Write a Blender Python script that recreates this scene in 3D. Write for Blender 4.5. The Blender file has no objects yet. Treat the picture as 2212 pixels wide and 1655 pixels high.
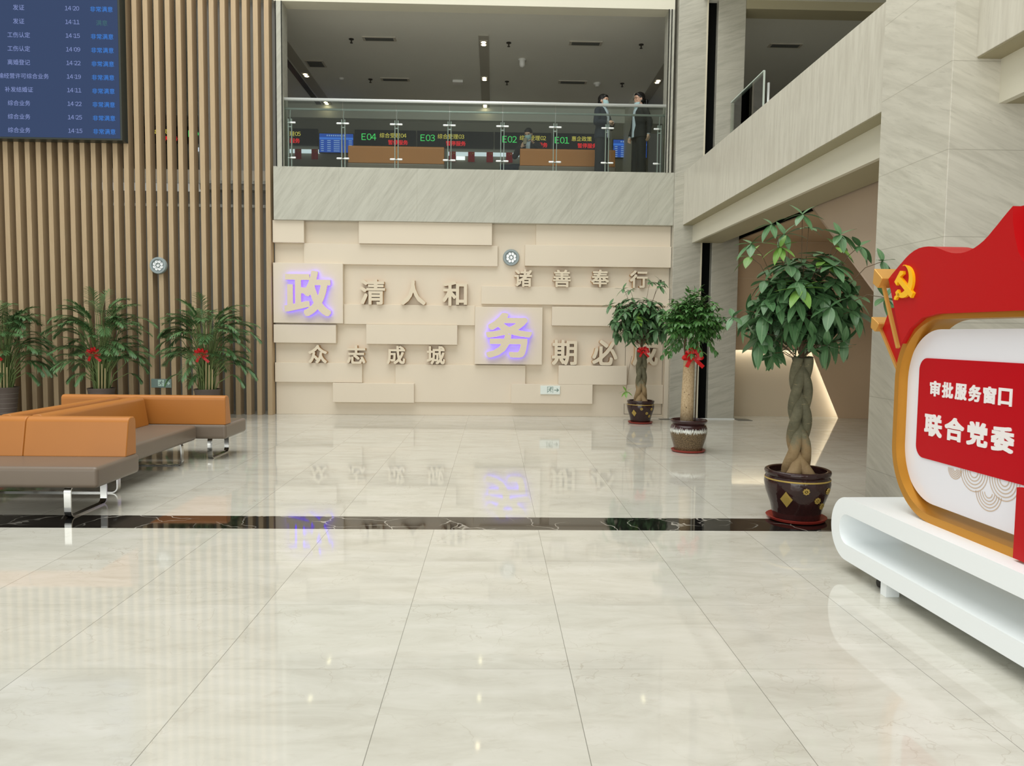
import bpy, bmesh, math, random
import numpy as np
from mathutils import Vector, Matrix, Euler
PI = math.pi
scn = bpy.context.scene
C = scn.collection

# ------------------------------------------------------------------ camera, world, lights, exposure
cam_d = bpy.data.cameras.new('camera'); cam = bpy.data.objects.new('camera', cam_d); C.objects.link(cam)
cam_d.sensor_width = 36.0; cam_d.lens = 1624.06 / 2212 * 36; cam_d.clip_start = 0.05; cam_d.clip_end = 200
_R = Vector((0.99964632, -0.02413738, 0.01116352)); _U = Vector((-0.00954083, 0.06632738, 0.9977523)); _F = Vector((0.02482357, 0.99750592, -0.06607363))
cam.matrix_world = Matrix(((_R.x, _U.x, -_F.x, 0), (_R.y, _U.y, -_F.y, 0), (_R.z, _U.z, -_F.z, 1.50978), (0, 0, 0, 1)))
scn.camera = cam
scn.view_settings.view_transform = 'Standard'; scn.view_settings.look = 'None'
scn.view_settings.gamma = 1.0; scn.view_settings.use_curve_mapping = False
scn.view_settings.exposure = 0.13
w = bpy.data.worlds.new('world'); scn.world = w; w.use_nodes = True
w.node_tree.nodes['Background'].inputs[0].default_value = (0.98, 1.0, 0.95, 1)
w.node_tree.nodes['Background'].inputs[1].default_value = 0.50
def area(name, loc, rot, sx, sy, power, col):
    l = bpy.data.lights.new(name, 'AREA'); l.shape = 'RECTANGLE'; l.size = sx; l.size_y = sy; l.energy = power; l.color = col
    o = bpy.data.objects.new(name, l); C.objects.link(o); o.location = loc; o.rotation_euler = rot; return o
area('skylight', (-3.5, 5.5, 15.5), (0, 0, 0), 14, 15, 1960, (1.0, 1.0, 0.965))          # glazed atrium roof
area('front_fill', (-4.0, -9.5, 4.0), (math.radians(90), 0, 0), 18, 7, 1030, (0.99, 1.0, 0.96))   # added fill light behind the viewer, lifts the upright faces

# ------------------------------------------------------------------ helpers
def lin(c):
    return tuple(((v / 255) / 12.92 if v / 255 <= 0.04045 else ((v / 255 + 0.055) / 1.055) ** 2.4) for v in c)
def obj(name, data, mat=None, parent=None, bevel=0, smooth=False, segs=2):
    if mat is not None:
        data.materials.clear(); data.materials.append(mat)
    if smooth:
        for p in data.polygons: p.use_smooth = True
    o = bpy.data.objects.new(name, data); C.objects.link(o)
    if parent is not None: o.parent = parent
    if bevel:
        m = o.modifiers.new('bevel', 'BEVEL'); m.width = bevel; m.segments = segs; m.limit_method = 'ANGLE'; m.angle_limit = math.radians(40)
        if smooth is False and segs > 2:
            for p in data.polygons: p.use_smooth = True
            o.modifiers.new('wn', 'WEIGHTED_NORMAL').keep_sharp = False
    return o
def tag(o, label, cat, group=None, kind=None):
    o['label'] = label
    if cat: o['category'] = cat
    if group: o['group'] = group
    if kind: o['kind'] = kind
    return o
def thing(name, label, cat, loc=(0, 0, 0), rz=0, group=None):
    o = bpy.data.objects.new(name, None); C.objects.link(o); o.location = loc; o.rotation_euler = (0, 0, rz); o.empty_display_size = 0.1
    return tag(o, label, cat, group)
class MB:
    def __init__(s): s.v = []; s.f = []; s.uv = None
    def add(s, vs, fs, M=None):
        n = len(s.v)
        s.v += [tuple(M @ Vector(v)) if M is not None else tuple(v) for v in vs]
        s.f += [tuple(i + n for i in f) for f in fs]; return s
    def box(s, x0, x1, y0, y1, z0, z1, M=None):
        return s.add([(x0, y0, z0), (x1, y0, z0), (x1, y1, z0), (x0, y1, z0), (x0, y0, z1), (x1, y0, z1), (x1, y1, z1), (x0, y1, z1)],
                     [(0, 3, 2, 1), (4, 5, 6, 7), (0, 1, 5, 4), (1, 2, 6, 5), (2, 3, 7, 6), (3, 0, 4, 7)], M)
    def prism(s, pts, h0, h1, M=None):          # polygon (a,b) -> (a, h, b): extruded along y
        n = len(pts)
        vs = [(a, h0, b) for a, b in pts] + [(a, h1, b) for a, b in pts]
        fs = [tuple(range(n)), tuple(range(2 * n - 1, n - 1, -1))] + [(i + n, (i + 1) % n + n, (i + 1) % n, i) for i in range(n)]
        return s.add(vs, fs, M)
    def loft(s, rings, cap=True, closed=False, M=None):
        n = len(rings[0]); vs = [p for r in rings for p in r]; fs = []
        k = len(rings)
        for j in range(k if closed else k - 1):
            a, b = j * n, ((j + 1) % k) * n
            for i in range(n): fs.append((a + i, a + (i + 1) % n, b + (i + 1) % n, b + i))
        if cap and not closed: fs += [tuple(range(n - 1, -1, -1)), tuple(range((k - 1) * n, k * n))]
        return s.add(vs, fs, M)
    def lathe(s, prof, n=32, c=(0, 0, 0), cap=True):
        return s.loft([[(c[0] + r * math.cos(2 * PI * i / n), c[1] + r * math.sin(2 * PI * i / n), c[2] + z) for i in range(n)] for r, z in prof], cap)
    def tube(s, pts, r, n=8, cap=True, flat=1.0):
        pts = [Vector(p) for p in pts]; rr = r if isinstance(r, (list, tuple)) else [r] * len(pts); rings = []; up = None
        for i, p in enumerate(pts):
            t = (pts[min(i + 1, len(pts) - 1)] - pts[max(i - 1, 0)]).normalized()
            if up is None: up = Vector((0, 0, 1)) if abs(t.z) < 0.9 else Vector((1, 0, 0))
            a = t.cross(up).normalized(); b = a.cross(t).normalized(); up = b
            rings.append([tuple(p + a * rr[i] * math.cos(2 * PI * k / n) + b * rr[i] * flat * math.sin(2 * PI * k / n)) for k in range(n)])
        return s.loft(rings, cap)
    def ell(s, c, rx, ry, rz, M=None, n=16, m=10):
        rings = []
        for j in range(1, m):
            th = PI * j / m
            rings.append([(c[0] + rx * math.sin(th) * math.cos(2 * PI * i / n), c[1] + ry * math.sin(th) * math.sin(2 * PI * i / n), c[2] - rz * math.cos(th)) for i in range(n)])
        return s.loft(rings, True, False, M)
    def cap(s, p0, p1, r0, r1, n=12, flat=1.0):     # tapered limb with round ends
        p0, p1 = Vector(p0), Vector(p1); t = (p1 - p0); L = t.length; t = t / L
        up = Vector((0, 0, 1)) if abs(t.z) < 0.9 else Vector((1, 0, 0)); a = t.cross(up).normalized(); b = a.cross(t).normalized(); rings = []
        seq = [(-math.cos(k * PI / 8) * r0, math.sin(k * PI / 8) * r0) for k in range(1, 5)] + [(L + math.sin(k * PI / 8) * r1, math.cos(k * PI / 8) * r1) for k in range(0, 4)]
        for d, r in seq: rings.append([tuple(p0 + t * d + (a * math.cos(2 * PI * k / n) + b * flat * math.sin(2 * PI * k / n)) * r) for k in range(n)])
        return s.loft(rings)
    def sweep(s, path, w, t, axis):      # flat bar of width w (along axis) and thickness t swept along an open path
        ax = Vector(axis).normalized(); path = [Vector(p) for p in path]; rings = []
        for i, p in enumerate(path):
            d = (path[min(i + 1, len(path) - 1)] - path[max(i - 1, 0)]).normalized(); nrm = d.cross(ax).normalized()
            rings.append([tuple(p + ax * w / 2 + nrm * t / 2), tuple(p + ax * w / 2 - nrm * t / 2), tuple(p - ax * w / 2 - nrm * t / 2), tuple(p - ax * w / 2 + nrm * t / 2)])
        return s.loft(rings)
    def mesh(s, name='m', fix=True):
        me = bpy.data.meshes.new(name); me.from_pydata(s.v, [], s.f)
        if fix:
            bm = bmesh.new(); bm.from_mesh(me); bmesh.ops.recalc_face_normals(bm, faces=bm.faces); bm.to_mesh(me); bm.free()
        return me
    def build(s, name, mat=None, parent=None, bevel=0, smooth=False, segs=2, fix=True):
        return obj(name, s.mesh(name, fix), mat, parent, bevel, smooth, segs)
def structure(name, mb, mat, parent=None, bevel=0):
    o = mb.build(name, mat, parent, bevel)
    if parent is None: o['kind'] = 'structure'
    return o
def autosmooth(o, ang=40):
    me = o.data
    for p in me.polygons: p.use_smooth = True
    bm = bmesh.new(); bm.from_mesh(me)
    for e in bm.edges:
        if len(e.link_faces) == 2 and e.calc_face_angle(0) > math.radians(ang): e.smooth = False
    bm.to_mesh(me); bm.free(); return o
def arc(cx, cy, r, a0, a1, n): return [(cx + r * math.cos(math.radians(a0 + (a1 - a0) * i / n)), cy + r * math.sin(math.radians(a0 + (a1 - a0) * i / n))) for i in range(n + 1)]
def rrect(x0, x1, y0, y1, r, n=8):
    return arc(x1 - r, y0 + r, r, -90, 0, n) + arc(x1 - r, y1 - r, r, 0, 90, n) + arc(x0 + r, y1 - r, r, 90, 180, n) + arc(x0 + r, y0 + r, r, 180, 270, n)
DG = None
def curve_tris(cu):
    o = bpy.data.objects.new('lettering', cu); C.objects.link(o)
    dg = bpy.context.evaluated_depsgraph_get(); dg.update()
    me = bpy.data.meshes.new_from_object(o.evaluated_get(dg)); vs = [v.co.copy() for v in me.vertices]; fs = [tuple(p.vertices) for p in me.polygons]
    bpy.data.objects.remove(o); bpy.data.curves.remove(cu); bpy.data.meshes.remove(me); return vs, fs
def heavy_loops(vs, fs, b, N=180):
    """outlines of a glyph made heavier by b: drawn on a fine grid, widened squarely, then traced back to smooth loops"""
    pad = b + 0.06; x0 = min(v.x for v in vs) - pad; y0 = min(v.y for v in vs) - pad
    W = int((max(v.x for v in vs) + pad - x0) * N) + 2; H = int((max(v.y for v in vs) + pad - y0) * N) + 2
    g = np.zeros((H, W), bool)
    for f in fs:
        for t in range(1, len(f) - 1):
            (ax, ay), (bx, by), (cx, cy) = [((vs[f[i]].x - x0) * N, (vs[f[i]].y - y0) * N) for i in (0, t, t + 1)]
            i0, i1, j0, j1 = int(min(ax, bx, cx)), int(max(ax, bx, cx)) + 2, int(min(ay, by, cy)), int(max(ay, by, cy)) + 2
            X, Y = np.meshgrid(np.arange(i0, i1), np.arange(j0, j1)); e = [(q[0] - p[0]) * (Y - p[1]) - (q[1] - p[1]) * (X - p[0]) for p, q in (((ax, ay), (bx, by)), ((bx, by), (cx, cy)), ((cx, cy), (ax, ay)))]
            g[j0:j1, i0:i1] |= ((e[0] >= 0) & (e[1] >= 0) & (e[2] >= 0)) | ((e[0] <= 0) & (e[1] <= 0) & (e[2] <= 0))
    k = int(round(b * N))
    for ax_ in (0, 1):
        h = g.copy()
        for d in range(1, k + 1): h |= np.roll(g, d, ax_); h |= np.roll(g, -d, ax_)
        g = h
    a = g.astype(float)
    for _ in range(2):
        for ax_ in (0, 1): a = 0.5 * a + 0.25 * (np.roll(a, 1, ax_) + np.roll(a, -1, ax_))
    q = a > 0.5; code = q[:-1, :-1] * 1 + q[:-1, 1:] * 2 + q[1:, 1:] * 4 + q[1:, :-1] * 8; nxt = {}
    table = {1: [(3, 0)], 2: [(0, 1)], 3: [(3, 1)], 4: [(1, 2)], 5: [(3, 0), (1, 2)], 6: [(0, 2)], 7: [(3, 2)], 8: [(2, 3)], 9: [(2, 0)], 10: [(0, 1), (2, 3)], 11: [(2, 1)], 12: [(1, 3)], 13: [(1, 0)], 14: [(0, 3)]}
    def key(j, i, e): return (j, i, 0) if e == 0 else (j, i + 1, 1) if e == 1 else (j + 1, i, 0) if e == 2 else (j, i, 1)
    for j, i in zip(*np.nonzero((code > 0) & (code < 15))):
        for e0, e1 in table[int(code[j, i])]: nxt[key(j, i, e0)] = key(j, i, e1)
    loops = []
    def pos(kk):
        j, i, d = kk; a0, a1 = (a[j, i], a[j, i + 1]) if d == 0 else (a[j, i], a[j + 1, i]); t = (0.5 - a0) / (a1 - a0 + 1e-9)
        return ((i + t) / N + x0, j / N + y0) if d == 0 else (i / N + x0, (j + t) / N + y0)
    def simp(p, tol):
        if len(p) < 3: return p
        (xa, ya), (xb, yb) = p[0], p[-1]; L = math.hypot(xb - xa, yb - ya) + 1e-9; best, m = 0, 0
        for i in range(1, len(p) - 1):
            d = abs((xb - xa) * (p[i][1] - ya) - (yb - ya) * (p[i][0] - xa)) / L if L > 1e-6 else math.hypot(p[i][0] - xa, p[i][1] - ya)
            if d > best: best, m = d, i
        return simp(p[:m + 1], tol)[:-1] + simp(p[m:], tol) if best > tol else [p[0], p[-1]]
    while nxt:
        k0 = next(iter(nxt)); k1 = nxt.pop(k0); lp = [k0]
        while k1 != k0 and k1 in nxt: lp.append(k1); k1 = nxt.pop(k1)
        if len(lp) < 8: continue
        pp = [pos(x) for x in lp]; h = len(pp) // 2; loops.append(simp(pp[:h + 1], 0.45 / N)[:-1] + simp(pp[h:] + pp[:1], 0.45 / N)[:-1])
    return loops
def text_mb(body, w=None, h=None, depth=0.0, bold=0.0):
    """lettering centred on the origin, standing in the x-z plane and reading towards -y, depth running +y"""
    cu = bpy.data.curves.new('lettering', 'FONT'); cu.body = body; cu.size = 1.0; cu.resolution_u = 3
    cu.extrude = 0.5 if depth and not bold else 0.0
    vs, fs = curve_tris(cu)
    if bold:
        loops = heavy_loops(vs, fs, bold); cu = bpy.data.curves.new('lettering', 'CURVE'); cu.dimensions = '2D'; cu.fill_mode = 'BOTH'; cu.extrude = 0.5 if depth else 0.0
        for lp in loops:
            sp = cu.splines.new('POLY'); sp.points.add(len(lp) - 1); sp.use_cyclic_u = True
            for q, (x, y) in zip(sp.points, lp): q.co = (x, y, 0, 1)
        vs, fs = curve_tris(cu)
    x0 = min(v.x for v in vs); x1 = max(v.x for v in vs); y0 = min(v.y for v in vs); y1 = max(v.y for v in vs)
    if w and h: sx, sy = w / (x1 - x0), h / (y1 - y0)
    elif w: sx = sy = w / (x1 - x0)
    else: sx = sy = h / (y1 - y0)
    m = MB(); m.add([((v.x - (x0 + x1) / 2) * sx, (0.5 - v.z) * depth if depth else 0.0, (v.y - (y0 + y1) / 2) * sy) for v in vs], fs); return m
def digits_mb(body, h, cell=0.68):
    m = MB(); x = 0.0
    for ch in body:
        if ch == ':':
            for z in (-0.24, 0.24): m.add([(x - 0.05 * h + a, 0.0, z * h + b) for a, b in ((0, 0), (0.13 * h, 0), (0.13 * h, 0.13 * h), (0, 0.13 * h))], [(0, 1, 2, 3)])
            x += cell * h * 0.62; continue
        g = text_mb(chr(ord(ch) + 0xFEE0), h=h); m.add([(v[0] + x, v[1], v[2]) for v in g.v], g.f); x += cell * h * (1.12 if ch == 'E' else 1.0)
        if ch == 'E': x += 0.04 * h
    c = (min(v[0] for v in m.v) + max(v[0] for v in m.v)) / 2; m.v = [(v[0] - c, v[1], v[2]) for v in m.v]; return m
def named_mb(name, num, h):
    a = text_mb(name, h=h)
    if not num: return a
    b = digits_mb(num, h * 0.82); wa = max(v[0] for v in a.v) * 2; wb = max(v[0] for v in b.v) * 2; g = h * 0.12; tot = wa + g + wb; m = MB()
    m.add([(v[0] - tot / 2 + wa / 2, v[1], v[2]) for v in a.v], a.f); m.add([(v[0] + tot / 2 - wb / 2, v[1], v[2]) for v in b.v], b.f); return m
def put(mb, x, y, z, M=None):
    r = MB(); r.add([(v[0] + x, v[1] + y, v[2] + z) for v in mb.v], mb.f, M); return r

# ------------------------------------------------------------------ materials
MATS = {}
def P(name, rgb, rough=0.5, metal=0.0, spec=0.5, emit=None, es=0.0, coat=0.0, srgb=True):
    if name in MATS: return MATS[name]
    m = bpy.data.materials.new(name); m.use_nodes = True; b = m.node_tree.nodes['Principled BSDF']
    c = lin(rgb) if srgb else rgb
    b.inputs['Base Color'].default_value = (*c, 1); b.inputs['Roughness'].default_value = rough; b.inputs['Metallic'].default_value = metal
    b.inputs['Specular IOR Level'].default_value = spec
    if coat: b.inputs['Coat Weight'].default_value = coat; b.inputs['Coat Roughness'].default_value = 0.05
    if emit: b.inputs['Emission Color'].default_value = (*lin(emit), 1); b.inputs['Emission Strength'].default_value = es
    MATS[name] = m; return m
class N:
    """small node-graph helper on a Principled material"""
    def __init__(s, name, rough=0.5, spec=0.5, metal=0.0):
        s.m = P(name, (128, 128, 128), rough, metal, spec); s.nt = s.m.node_tree; s.b = s.nt.nodes['Principled BSDF']
    def n(s, t, **kw):
        x = s.nt.nodes.new(t)
        for k, v in kw.items(): setattr(x, k, v)
        return x
    def l(s, a, b): s.nt.links.new(a, b)
    def coord(s, scale=(1, 1, 1), rot=(0, 0, 0), kind='Object', loc=(0, 0, 0)):
        t = s.n('ShaderNodeTexCoord'); mp = s.n('ShaderNodeMapping'); mp.inputs['Scale'].default_value = scale; mp.inputs['Rotation'].default_value = rot; mp.inputs['Location'].default_value = loc
        s.l(t.outputs[kind], mp.inputs[0]); return mp.outputs[0]
    def rot_coord(s, rot, scale):      # rotate first, then stretch
        t = s.n('ShaderNodeTexCoord'); a = s.n('ShaderNodeMapping'); a.inputs['Rotation'].default_value = rot; b = s.n('ShaderNodeMapping'); b.inputs['Scale'].default_value = scale
        s.l(t.outputs['Object'], a.inputs[0]); s.l(a.outputs[0], b.inputs[0]); return b.outputs[0]
    def noise(s, co, scale, det=4, rough=0.5, dist=0.0):
        x = s.n('ShaderNodeTexNoise'); x.inputs['Scale'].default_value = scale; x.inputs['Detail'].default_value = det; x.inputs['Roughness'].default_value = rough; x.inputs['Distortion'].default_value = dist
        s.l(co, x.inputs['Vector']); return x.outputs['Fac']
    def ramp(s, fac, stops):
        r = s.n('ShaderNodeValToRGB'); e = r.color_ramp.elements
        while len(e) < len(stops): e.new(0.5)
        for i, (p, c) in enumerate(stops): e[i].position = p; e[i].color = (*c, 1) if len(c) == 3 else c
        s.l(fac, r.inputs[0]); return r.outputs[0]
    def mix(s, fac, a, b, mode='MIX'):
        x = s.n('ShaderNodeMix', data_type='RGBA', blend_type=mode)
        for v, i in ((fac, 0), (a, 6), (b, 7)):
            if hasattr(v, 'is_output'): s.l(v, x.inputs[i])
            elif i == 0: x.inputs[0].default_value = v
            else: x.inputs[i].default_value = (*v, 1)
        return x.outputs[2]
    def math(s, op, a, b=0.0):
        x = s.n('ShaderNodeMath', operation=op)
        for v, i in ((a, 0), (b, 1)):
            if hasattr(v, 'is_output'): s.l(v, x.inputs[i])
            else: x.inputs[i].default_value = v
        return x.outputs[0]
    def xyz(s, co):
        x = s.n('ShaderNodeSeparateXYZ'); s.l(co, x.inputs[0]); return x.outputs
    def color(s, c): s.l(c, s.b.inputs['Base Color']); return s.m
    def bump(s, h, strength=0.2, dist=0.01):
        x = s.n('ShaderNodeBump'); x.inputs['Strength'].default_value = strength; x.inputs['Distance'].default_value = dist; s.l(h, x.inputs['Height']); s.l(x.outputs[0], s.b.inputs['Normal'])

def floor_mat(name, ox, oy, row):
    g = N(name, 0.045, 0.5); co = g.coord(); X, Y, _ = g.xyz(co)
    def joint(v, o, wd, per=0.8):
        f = g.math('FRACT', g.math('DIVIDE', g.math('ADD', v, -o), per)); d = g.math('ABSOLUTE', g.math('ADD', f, -0.5))
        return g.math('GREATER_THAN', d, 0.5 - wd / per / 2)
    jx = joint(X, ox, 0.0034)
    cb = g.n('ShaderNodeCombineXYZ')
    g.l(g.math('FLOOR', g.math('DIVIDE', g.math('ADD', X, -ox), 0.8)), cb.inputs[0]); g.l(g.math('FLOOR', g.math('DIVIDE', g.math('ADD', Y, -oy), 0.8)), cb.inputs[1])
    wn = g.n('ShaderNodeTexWhiteNoise', noise_dimensions='2D'); g.l(cb.outputs[0], wn.inputs[0])
    off = g.n('ShaderNodeVectorMath', operation='MULTIPLY_ADD'); g.l(wn.outputs['Color'], off.inputs[0]); off.inputs[1].default_value = (7, 7, 7); g.l(co, off.inputs[2])
    cv = off.outputs[0]
    st = g.n('ShaderNodeMapping'); st.inputs['Scale'].default_value = (0.55, 1.5, 1); st.inputs['Rotation'].default_value = (0, 0, 0.12); g.l(cv, st.inputs[0])
    n1 = g.noise(st.outputs[0], 3.5, 6, 0.62, 0.6)
    base = g.ramp(n1, [(0.28, lin((193, 190, 178))), (0.5, lin((206, 204, 193))), (0.72, lin((215, 213, 204)))])
    n2 = g.noise(st.outputs[0], 14, 5, 0.7, 0.4)
    base = g.mix(g.ramp(n2, [(0.56, (0, 0, 0)), (0.74, (0.5, 0.5, 0.5))]), base, lin((186, 180, 166)))
    nv = g.n('ShaderNodeTexNoise'); nv.inputs['Scale'].default_value = 2.3; nv.inputs['Detail'].default_value = 5; g.l(cv, nv.inputs['Vector'])
    vm = g.n('ShaderNodeVectorMath', operation='MULTIPLY_ADD'); g.l(nv.outputs['Color'], vm.inputs[0]); vm.inputs[1].default_value = (0.9, 0.9, 0.9); g.l(cv, vm.inputs[2])
    vo = g.n('ShaderNodeTexVoronoi', feature='DISTANCE_TO_EDGE'); vo.inputs['Scale'].default_value = 3.2; g.l(vm.outputs[0], vo.inputs['Vector'])
    vein = g.math('MULTIPLY', g.math('LESS_THAN', vo.outputs['Distance'], 0.010), g.ramp(g.noise(co, 1.7, 2), [(0.45, (0, 0, 0)), (0.7, (0.5, 0.5, 0.5))]))
    base = g.mix(vein, base, lin((172, 163, 147)))
    tone = g.math('MULTIPLY', wn.outputs['Value'], 0.10)
    base = g.mix(tone, base, lin((190, 186, 172)))
    base = g.mix(g.math('MULTIPLY', jx, 0.62), base, lin((92, 88, 78)))
    if row:
        jy = joint(Y, oy, 0.0030); base = g.mix(g.math('MULTIPLY', jy, 0.32), base, lin((110, 106, 96)))
    g.color(base); return g.m
M_floor = floor_mat('floor_marble_tile', 0.357, 5.694, True)
M_floor2 = floor_mat('floor_marble_tile_rear', 0.357, 6.09, False)
def band_mat():
    g = N('black_marble', 0.04, 0.5); co = g.coord((1, 1, 1), (0, 0, 0.5))
    nv = g.n('ShaderNodeTexNoise'); nv.inputs['Scale'].default_value = 1.5; nv.inputs['Detail'].default_value = 4; g.l(co, nv.inputs['Vector'])
    vm = g.n('ShaderNodeVectorMath', operation='MULTIPLY_ADD'); g.l(nv.outputs['Color'], vm.inputs[0]); vm.inputs[1].default_value = (0.7, 0.7, 0.7); g.l(co, vm.inputs[2])
    vo = g.n('ShaderNodeTexVoronoi', feature='DISTANCE_TO_EDGE'); vo.inputs['Scale'].default_value = 2.6; g.l(vm.outputs[0], vo.inputs['Vector'])
    vein = g.math('MULTIPLY', g.math('LESS_THAN', vo.outputs['Distance'], 0.012), g.ramp(g.noise(co, 2.2, 2), [(0.42, (0, 0, 0)), (0.62, (0.8, 0.8, 0.8))]))
    return g.color(g.mix(vein, lin((24, 23, 22)), lin((190, 185, 175))))
M_band = band_mat()
def stone(name, rot, plane, a=(205, 201, 188), b=(186, 182, 168), seam=None, rough=0.28, scale=1.0):
    """pale travertine; streaks run along the direction 'rot' in the given vertical plane"""
    g = N(name, rough, 0.4)
    co = g.rot_coord((0, rot, 0), (0.55, 3, 5.5)) if plane == 'XZ' else g.rot_coord((rot, 0, 0), (3, 0.55, 5.5))
    n1 = g.noise(co, 3.0 * scale, 7, 0.62, 0.5); n2 = g.noise(co, 9 * scale, 5, 0.65, 0.3); n3 = g.noise(g.coord(), 0.8, 3)
    c = g.ramp(n1, [(0.32, lin(b)), (0.55, lin(a)), (0.8, lin(tuple(min(255, v + 10) for v in a)))])
    c = g.mix(g.ramp(n2, [(0.56, (0, 0, 0)), (0.72, (0.6, 0.6, 0.6))]), c, lin(tuple(v - 14 for v in b)))
    c = g.mix(g.ramp(n3, [(0.4, (0, 0, 0)), (0.75, (0.35, 0.35, 0.35))]), c, lin(tuple(v - 8 for v in a)))
    if seam:
        X, Y, Z = g.xyz(g.coord())
        for v, off, per, wd in seam:
            s_ = {'x': X, 'y': Y, 'z': Z}[v]
            f = g.math('ABSOLUTE', g.math('ADD', g.math('FRACT', g.math('DIVIDE', g.math('ADD', s_, -off), per)), -0.5))
            c = g.mix(g.math('MULTIPLY', g.math('GREATER_THAN', f, 0.5 - wd / per / 2), 0.5), c, lin((150, 145, 130)))
    g.color(c); return g.m
M_fascia = stone('stone_fascia', math.radians(55), 'XZ', (184, 183, 170), (170, 168, 155), [('x', -2.75, 1.37, 0.006)])
M_pil = stone('stone_pilaster', math.radians(18), 'XZ', (186, 183, 170), (168, 165, 152), [('z', 0.585, 0.62, 0.006)])
M_par = stone('stone_parapet', math.radians(88), 'YZ', (211, 207, 193), (197, 192, 178))
M_col = stone('stone_column', math.radians(-24), 'XZ', (208, 204, 190), (191, 187, 173), [('z', 0.41, 0.605, 0.006)])
M_colx = stone('stone_column_side', math.radians(-24), 'YZ', (208, 204, 190), (191, 187, 173), [('z', 0.41, 0.605, 0.006)])
def plaster(name, rgb, rough=0.8):
    g = N(name, rough, 0.25); n = g.noise(g.coord(), 120, 3); n2 = g.noise(g.coord(), 1.1, 2)
    c = g.mix(g.ramp(n2, [(0.35, (0, 0, 0)), (0.7, (0.25, 0.25, 0.25))]), lin(rgb), lin(tuple(v - 10 for v in rgb))); g.color(c); g.bump(n, 0.12, 0.004); return g.m
M_plaster = plaster('cream_plaster', (225, 213, 194))
M_cream = plaster('cream_metal_cladding', (222, 218, 200), 0.35)
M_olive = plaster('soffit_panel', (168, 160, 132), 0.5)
M_ceil = plaster('ceiling_paint', (232, 231, 222), 0.9)
M_brown = plaster('taupe_wall_panel', (196, 170, 140), 0.45)
M_taupe2 = plaster('stair_soffit_panel', (186, 166, 146), 0.4)
M_dark = P('shadow_gap', (10, 11, 10), 0.8, spec=0.1)
M_greywall = plaster('grey_backing', (150, 150, 146), 0.7)
M_upwall = plaster('upper_hall_wall', (150, 146, 132), 0.6)
M_upfloor = P('upper_floor_tile', (210, 206, 194), 0.2)
def slat_mat():
    g = N('wood_slat', 0.45, 0.35); co = g.coord((30, 30, 1.2)); n = g.noise(co, 2.0, 5, 0.6)
    g.color(g.ramp(n, [(0.3, lin((176, 152, 119))), (0.7, lin((190, 167, 134)))])); return g.m
M_slat = slat_mat()
M_steel = P('brushed_steel', (232, 236, 234), 0.32, 0.35)
M_chrome = P('chrome', (176, 176, 173), 0.10, 1.0)
M_white = P('white_lacquer', (247, 252, 254), 0.32)
M_gold = P('gold_lacquer', (205, 145, 52), 0.33, 0.65)
M_goldf = P('gold_face', (214, 160, 78), 0.4, 0.35)
M_red = P('red_lacquer', (186, 14, 20), 0.42, spec=0.22)
M_redp = P('red_print', (188, 10, 26), 0.3, spec=0.15)
M_wpanel = P('white_print_panel', (236, 236, 243), 0.16, spec=0.35)
M_wtext = P('white_lettering', (244, 240, 240), 0.3)
M_yellow = P('yellow_acrylic', (250, 190, 20), 0.3)
M_beigeline = P('beige_wave_lines', (205, 180, 155), 0.4)
M_letter = plaster('cream_letter', (226, 213, 190))
M_letside = plaster('letter_side_shade', (196, 164, 128))  # browner than the face: shade around the strokes put into the colour
def leather(name, rgb, rough):
    g = N(name, rough, 0.45); n = g.noise(g.coord(), 260, 3); g.bump(n, 0.10, 0.002)
    n2 = g.noise(g.coord(), 2.5, 3); g.color(g.mix(g.ramp(n2, [(0.35, (0, 0, 0)), (0.7, (0.35, 0.35, 0.35))]), lin(rgb), lin(tuple(v * 0.93 for v in rgb)))); return g.m
M_orange = leather('orange_leather', (184, 117, 50), 0.40)
M_grey = leather('taupe_leather', (120, 107, 94), 0.36)
def glassmat(name, tint, refl, ior=1.45):
    m = bpy.data.materials.new(name); m.use_nodes = True; nt = m.node_tree; nt.nodes.clear()
    out = nt.nodes.new('ShaderNodeOutputMaterial'); mx = nt.nodes.new('ShaderNodeMixShader'); tr = nt.nodes.new('ShaderNodeBsdfTransparent'); gl = nt.nodes.new('ShaderNodeBsdfGlossy'); fr = nt.nodes.new('ShaderNodeFresnel')
    tr.inputs[0].default_value = (*tint, 1); gl.inputs[0].default_value = (refl, refl, refl, 1); gl.inputs['Roughness'].default_value = 0.0; fr.inputs[0].default_value = ior
    nt.links.new(fr.outputs[0], mx.inputs[0]); nt.links.new(tr.outputs[0], mx.inputs[1]); nt.links.new(gl.outputs[0], mx.inputs[2]); nt.links.new(mx.outputs[0], out.inputs[0]); return m
M_glass = glassmat('balustrade_glass', (0.83, 0.88, 0.85), 0.9)
M_gedge = P('green_glass_edge', (205, 218, 208), 0.2)
def leaf_mat(name, a, b, vein):
    g = N(name, 0.38, 0.5); t = g.n('ShaderNodeUVMap'); X, Y, _ = g.xyz(t.outputs[0])
    n = g.noise(g.coord(), 6, 2); c = g.mix(n, lin(a), lin(b))
    d = g.math('ABSOLUTE', g.math('ADD', X, -0.5)); c = g.mix(g.math('MULTIPLY', g.math('LESS_THAN', d, 0.035), 0.35), c, lin(vein)); g.color(c)
    g.b.inputs['Transmission Weight'].default_value = 0.0; return g.m
M_leaf = leaf_mat('money_tree_leaf', (64, 102, 62), (96, 136, 90), (150, 174, 132))
M_leafy = leaf_mat('young_leaf', (96, 140, 56), (120, 160, 70), (150, 175, 110))
M_leaf2 = leaf_mat('china_doll_leaf', (50, 94, 46), (88, 136, 66), (120, 152, 100))
M_palm = leaf_mat('palm_leaf', (66, 106, 66), (102, 138, 86), (130, 160, 112))
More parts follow.
